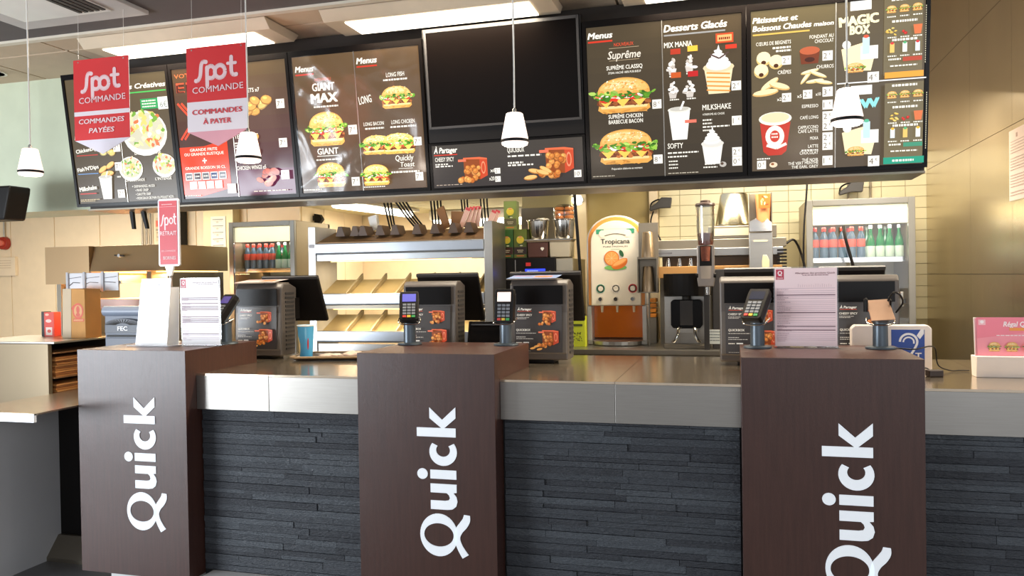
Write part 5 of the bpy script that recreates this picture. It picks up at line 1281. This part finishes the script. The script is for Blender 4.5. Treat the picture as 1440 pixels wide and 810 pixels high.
box(.0, .22, .0, .03, 0, .51).build('housing', charcoal, t, bevel=.005)
A = Art(.12, .09); A.rect(0, 0, 1, 1, (206, 214, 214)); 
for i in range(4): A.words(.08, .12+.2*i, .8, .06, (90, 100, 110))
t2 = thing('notice_card', 'small pale blue notice on the brewer base left of the fourth register', 'notice', (-.175, 5.195, WZ+.035)); box(0, .12, 0, .006, 0, .09).build('card', paper, t2); A.build('print', art_print, t2, loc=(0, -.0006, 0))
cable([(.35, 5.68, 1.70), (.40, 5.70, 1.72), (.45, 5.75, 1.62), (.47, 5.66, 1.45), (.465, 5.62, 1.1)], 'black cable curving from the espresso machine down to the tiles', .008)
# boxes above with curve
t = thing('junction_box', 'grey box on the tiled wall right of the sleeve dispenser', 'box', (.36, 6.42, 1.50)); box(0, .20, 0, .08, 0, .25).build('casing', mat('olive_grey', (166, 154, 116), .5), t, bevel=.004)
# orange stack between juice and brewer
t = thing('basket_stack', 'orange plastic baskets glimpsed behind the cup rack', 'baskets', (-.565, 5.62, WZ+.001))
for i in range(4): box(-.0, .043, 0, .15, .18+.035*i, .208+.035*i).build('basket', mat('orange_plastic', (226, 140, 40), .4), t, bevel=.004)
box(0, .043, 0, .15, 0, .179).build('lower_box', steel_dark, t)
# camera-like gun left of tiles, and one above the right fridge
for lab, x, y, z, fl in (('dark spray gun hanging on the frame left of the cream tiles', -.525, 6.30, 2.00, -1), ('dark spray gun hanging on the tiles above the right fridge', .87, 6.36, 2.07, -1)):
    t = thing('spray_gun', lab, 'spray gun', (x, y, z))
    MB().prism([(-.10, .0), (-.02, .02), (.06, .02), (.07, .10), (-.01, .105), (-.05, .06), (-.10, .03)], 0, .05).build('body', charcoal, t, bevel=.006)
    MB().tube(smooth_path([(-.10, .025, .01), (-.09, .025, .06), (-.05, .025, .085), (-.01, .025, .09)], 4), .006).build('trigger_guard', black, t)
    box(.0, .05, .05, .102 if y < 6.33 else .135, .04, .07).build('wall_hook', steel_dark, t)
cable([(-.60, 6.33, 2.0), (-.62, 6.33, 1.9), (-.55, 6.33, 1.78), (-.53, 6.33, 1.62), (-.53, 6.36, 1.3)], 'thin cable drooping from the spray gun left of the tiles', .006)
for n_, x in (('left', .845), ('right', 1.0)):
    o = MB().cyl((x, 6.48, 1.9), (x, 6.48, 2.9), .008, n=8).build('wall_pipe', steel_dark); tag(o, n_+' one of two thin pipes on the tiles above the right fridge', 'pipe', 'pipes on the tiled wall')
o = MB().tube(smooth_path([(.70, 5.62, 1.80), (.71, 5.60, 1.72), (.74, 5.60, 1.60), (.77, 5.61, 1.48), (.79, 5.62, 1.38)], 4), .010).build('black_strap', black); tag(o, 'black strap hanging in front of the right fridge door', 'strap')
t = thing('fridge_unit_shelf', 'dark shelf unit in front of the right fridge door', 'shelf', (.55, 5.45, 0))
box(0, .34, 0, .16, 1.30, 1.375).build('shelf', charcoal, t, bevel=.004); 
for x in (.01, .31): box(x, x+.02, .02, .14, 0, 1.30).build('leg', charcoal, t)

# ================================================================== LEFT KITCHEN STATION
hs = mat('hood_steel', (172, 144, 108), .38, .8, .08, 3)
t = thing('heated_hood', 'wide brushed steel heated hood with an orange glow, at the left of the kitchen', 'hood', (-4.97, 4.80, 0))
MB().prism([(0, 1.498), (.24, 1.498), (.40, 1.585), (.40, 1.776), (0, 1.776)], 0, .02).build('left_panel', hs, t)
MB().prism([(0, 1.585), (.75, 1.585), (.75, 1.776), (.05, 1.776)], .401, 1.05, 'yz').build('canopy', hs, t, bevel=.004)
MB().prism([(.02, 1.5), (.75, 1.5), (.75, 1.776), (.02, 1.776)], 0, .40, 'yz').build('left_body', hs, t)
box(.41, 1.03, .10, .65, 1.575, 1.5845).build('heat_panel', heat_lamp, t)
MB().cyl((.68, -.001, 1.70), (.68, -.02, 1.70), .012, n=12).build('knob', steel_bright, t)
MB().tube([(.64, -.012, 1.703), (.72, -.012, 1.697)], .006).build('knob_bar', charcoal, t)
box(.30, .86, .05, .70, 1.31, 1.385).build('lower_shelf', mat('mauve_steel', (160, 140, 132), .4, .6), t, bevel=.003)
box(.86, .90, .05, .70, 1.10, 1.584).build('post', steel_dark, t)
for x in (.0, 1.0): box(x, x+.04, .1, .70, 0, 1.574 if x else 1.498).build('leg', steel_dark, t)
d = bpy.data.lights.new('heat_lamp', 'AREA'); d.shape = 'RECTANGLE'; d.size = .6; d.size_y = .4; d.energy = 60; d.color = (1, .60, .26)
o = bpy.data.objects.new('heat_lamp_light', d); COL.objects.link(o); o.parent = t; o.location = (.72, .38, 1.565)
t = thing('heated_table', 'steel table under the heated hood', 'table', (-4.97, 4.80, 0))
box(.041, .999, .05, .70, 1.07, 1.09).build('top', steel, t); box(.06, .98, .10, .68, .0, 1.07).build('cabinet', steel_dark, t)
for i, x in enumerate((-4.05-.0, -4.02+.02)) if False else enumerate((-4.02,)):
    t = thing('glass_jar', 'clear beakers standing on the table under the hood', 'beaker', (x, 4.98, 1.0905), group='beakers under the hood')
    MB().lathe([(.001, 0), (.035, 0), (.036, .01), (.037, .40), (.034, .40), (.034, .012), (.001, .012)], n=16).build('glass', acrylic, t, smooth=True)
# ticket clips
t = thing('ticket_clips', 'three clear and white ticket clips on a rail in front of the hood', 'ticket clips', (-4.52, 4.55, 1.137))
lw_ = mat('clip_white', (224, 224, 228), .35)
for i, (a, b_) in enumerate(((0, .13), (.145, .285), (.30, .43))):
    box(a, b_, 0, .012, .312, .438).build('clip_plate', lw_, t, bevel=.003)
    MB().box(a-.004, a+.014, -.012, -.0005, .306, .444).build('clip_edge', mat('clip_grey', (190, 192, 198), .3), t, bevel=.002)
    MB().tube([(a+.02, -.004, .35+.012*i), (a+.05, -.004, .372), (b_-.02, -.004, .368)], .002).build('wire', charcoal, t)
    MB().tube([(a+.02, -.004, .40), (b_-.01, -.004, .41)], .0015).build('wire', charcoal, t)
box(0, .44, .014, .02, .36, .38).build('rail', steel, t); box(.21, .23, .02, .04, 0, .38).build('post', steel, t)
# low steel cabinet with an open side
t = thing('steel_cabinet', 'low steel cabinet at the far left with an open shelved end', 'cabinet', (-4.95, 4.08, 0))
box(0, .73, 0, .03, .04, 1.118).build('front_panel', mat('cab_steel', (132, 118, 96), .36, .8, .08, 3), t, bevel=.002)
box(0, .78, .0, .56, 1.1185, 1.132).build('top', steel, t, bevel=.002); box(0, .03, .03, .54, .04, 1.118).build('side_panel', steel_dark, t); box(.03, .76, .52, .54, .04, 1.118).build('back_panel', steel_dark, t)
for z in (.70, .90, 1.06): box(.031, .75, .031, .519, z-.008, z).build('shelf', brown, t)
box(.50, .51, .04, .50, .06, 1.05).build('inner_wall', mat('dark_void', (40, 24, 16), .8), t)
for k, (zb, n, nm) in enumerate(((.7005, 12, 'lower'), (.9005, 10, 'middle'))):
    for i in range(n):
        o = box(0, .20, 0, .36, 0, .010).build('paper_bag_pack', mat('bag_pack_%d' % (i % 3), ((176, 116, 60), (150, 92, 46), (200, 140, 80))[i % 3], .7)); o.location = (-4.42+rnd.uniform(-.008, .012), 4.13+rnd.uniform(0, .01), zb+.0128*i)
        tag(o, (f'lowest flat brown bag pack' if i == 0 else 'topmost flat brown bag pack' if i == n-1 else ORD[i]+' flat brown bag pack from the bottom') + f' on the {nm} shelf of the steel cabinet', 'paper bags', f'bag packs, {nm} shelf')
t = thing('paper_bag', 'brown paper bag with a round red print standing on the steel cabinet', 'bag', (-4.40, 4.375, 1.1325)); t.scale = (.74, 1, 1)
MB().prism([(.10, 0), (.262, 0), (.258, .33), (.112, .335)], .0, .14).build('front', kraft, t, bevel=.002)
MB().prism([(0, .0), (.098, 0), (.110, .334), (.012, .335)], .0, .13).build('side_gusset', mat('bag_shade', (206, 186, 156), .6), t, bevel=.002)
A = Art(.15, .16); A.line([(.05, .35), (.18, .22), (.8, .22)], .10, (214, 84, 50)); A.ell(.52, .42, .40, .36, (214, 84, 50), 22); A.layer(); A.ell(.52, .42, .30, .27, (220, 160, 100), 22); A.layer(); A.ell(.52, .36, .13, .17, (206, 80, 50), 14); A.ell(.52, .58, .16, .09, (206, 80, 50), 14); A.rect(.15, .74, .95, .86, (214, 84, 50)); A.layer(); A.words(.2, .78, .7, .05, (226, 170, 110))
A.build('red_print', art_print, t, loc=(.105, -.0006, .09))
t = thing('menu_carton', 'red and white printed carton left of the paper bag', 'carton', (-4.68, 4.50, 1.1325))
box(0, .085, .0, .06, 0, .17).build('box', mat('carton_red', (222, 70, 60), .5), t, bevel=.001); box(-.025, -.001, 0, .06, 0, .175).build('spine', charcoal, t)
A = Art(.085, .17); A.rect(0, 0, 1, 1, (226, 84, 70)); A.rect(.15, .62, .8, .95, (246, 226, 216)); A.layer(); A.ell(.45, .36, .3, .14, (246, 206, 196)); A.ell(.5, .78, .2, .14, (226, 100, 80)); A.ell(.3, .1, .2, .1, (250, 190, 170)); A.build('print', art_print, t, loc=(0, -.0006, 0))
t = thing('red_tray_box', 'plain red folded box behind the paper bag', 'box', (-4.145, 4.86, 1.0905)); MB().prism([(-.16, 0), (.02, 0), (.02, .17), (-.06, .165), (-.16, .10)], 0, .10).build('box', red, t, bevel=.003)
t = thing('white_ledge_box', 'white glossy box lit under the hood above the red box', 'box', (-4.42, 5.00, 1.0905)); box(0, .28, 0, .2, 0, .20).build('box', mat('lit_box', (246, 236, 216), .4), t, bevel=.004)

# ---- far left wall things
t = thing('wall_notice', 'small framed pale notice on the left kitchen wall under the red call button', 'notice', (-7.85, 6.945, 1.60))
box(0, .24, .005, .042, 0, .205).build('board', mat('notice_cream', (232, 214, 186), .5), t, bevel=.002); A = Art(.22, .19); 
for i in range(4): A.words(.1, .15+.14*i, .7, .03, (196, 170, 140))
A.build('print', art_print, t, loc=(.01, .004, .008))
t = thing('fire_call_point', 'round red alarm bell on the left wall above the notice', 'alarm', (-7.77, 6.93, 1.96))
g = MB().cyl((0, .055, 0), (0, .0, 0), .075, .068, 24).build('bell', mat('alarm_red', (160, 44, 30), .35), t, bevel=.006); MB().cyl((.015, 0, 0), (.015, -.025, 0), .030, n=16).build('cap', mat('alarm_cap', (220, 110, 90), .4), t); MB().cyl((0, .04, .07), (0, .04, .27), .010, n=8).build('conduit', steel, t)
t = thing('ceiling_monitor', 'black monitor seen from behind, hung at the upper left edge', 'monitor', (-4.45, 4.0, 1.905))
MB().prism([(-.22, .0), (.10, .0), (.145, .17), (.150, .21), (-.22, .21)], -.10, .06).build('housing', black, t, bevel=.012)
MB().cyl((-.12, 0, .20), (-.12, 0, .975), .012, n=12).build('ceiling_pole', charcoal, t); box(-.2, -.04, -.03, .03, .208, .22).build('mount', charcoal, t)
t = thing('dome_camera', 'small white dome camera on the pale green soffit', 'camera', (-4.96, 4.30, 2.78))
MB().cyl((0, .051, 0), (0, .0, 0), .055, .050, 24).build('housing', white_p, t, bevel=.004); MB().cyl((0, .0, 0), (0, -.025, 0), .030, .022, 20).build('lens', charcoal, t, smooth=True); box(-.04, .04, -.01, .05, .045, .104).build('bracket', white_p, t)
t = thing('wall_box', 'pale electric box with papers on the kitchen wall right of the retrieval sign', 'box', (-5.70, 6.84, 1.87))
box(0, .25, 0, .12, 0, .34).build('casing', mat('box_beige', (212, 196, 164), .4), t, bevel=.003); box(.251, .30, 0, .13, -.02, .36).build('black_side', black, t)
A = Art(.10, .24); A.rect(0, 0, 1, 1, (196, 176, 140)); A.rect(0, .12, 1, .38, (214, 96, 70)); A.layer(); A.text('N', .3, .34, .16, (250, 210, 190)); A.rect(0, .5, 1, .53, (90, 70, 60)); A.words(.1, .62, .8, .03, (90, 80, 70)); A.words(.1, .8, .8, .03, (90, 80, 70)); A.build('paper', art_print, t, loc=(.03, -.0006, .05))
for n_, x in zip(('left', 'middle', 'right'), (-5.93, -5.88, -5.83)):
    o = MB().cyl((x, 6.95, 1.2), (x, 6.95, 2.23), .010, n=8).build('wall_pipe', steel_dark); tag(o, n_+' one of three thin vertical pipes on the wall left of the retrieval sign', 'pipe', 'pipes on the left kitchen wall')
t = thing('cladding_panel', 'steel clad pier with a pinned paper list left of the left fridge', 'pier', (-5.12, 6.86, 0)); box(0, .34, 0, .12, .0, 2.235).build('cladding', mat('pier_steel', (196, 184, 146), .4, .4), t)
A = Art(.17, .34); A.rect(0, 0, 1, 1, (246, 242, 222)); A.layer(); 
for i in range(5): A.rect(.12, .08+.19*i, .85, .10+.19*i, (90, 90, 80)); A.ell(.45, .17+.19*i, .1, .05, (200, 196, 176)); A.words(.2, .13+.19*i, .6, .012, (150, 146, 130))
b_ = box(.09, .26, -.006, -.001, 1.81, 2.15).build('paper_list', paper, t); A.build('list_print', art_print, b_, loc=(.09, -.0066, 1.81))
t = thing('black_bracket', 'small black bracket high on the passage wall above the left fridge', 'bracket', (-4.13, 7.30, 2.09)); MB().prism([(0, 0), (.05, -.02), (.09, .03), (.06, .08), (0, .09)], 0, .06).build('body', black, t, bevel=.004); box(-.02, 0, .01, .05, .02, .07).build('plate', charcoal, t)
for i in range(2):
    o = MB().prism([(0, 0), (.025, 0), (.035+.015*i, -.11), (.018+.015*i, -.11)], 0, .02).build('black_strip', black); o.location = (-3.68+.085*i, 4.20, 1.9505); tag(o, ('left', 'right')[i]+' one of two short black straps under the leftmost menu board', 'strap', 'straps under the leftmost board')
# paper on the steel wall
t = thing('wall_paper_notice', 'pinkish typed notice taped on the steel wall at the right edge', 'notice', (1.3835, 4.66, 1.85), rz=-PI/2)
A = Art(.26, .36); A.rect(0, 0, 1, 1, (204, 182, 170)); A.layer(); A.rect(.40, .06, .5, .12, (150, 120, 110))
for i in range(20):
    if i % 6 != 5: A.words(.1, .16+.04*i, .8, .010, (140, 116, 108))
box(0, .26, -.001, .0, 0, .36).build('sheet', mat('notice_pink', (204, 182, 170), .5), t); A.build('typed_text', art_print, t, loc=(0, -.0012, 0))
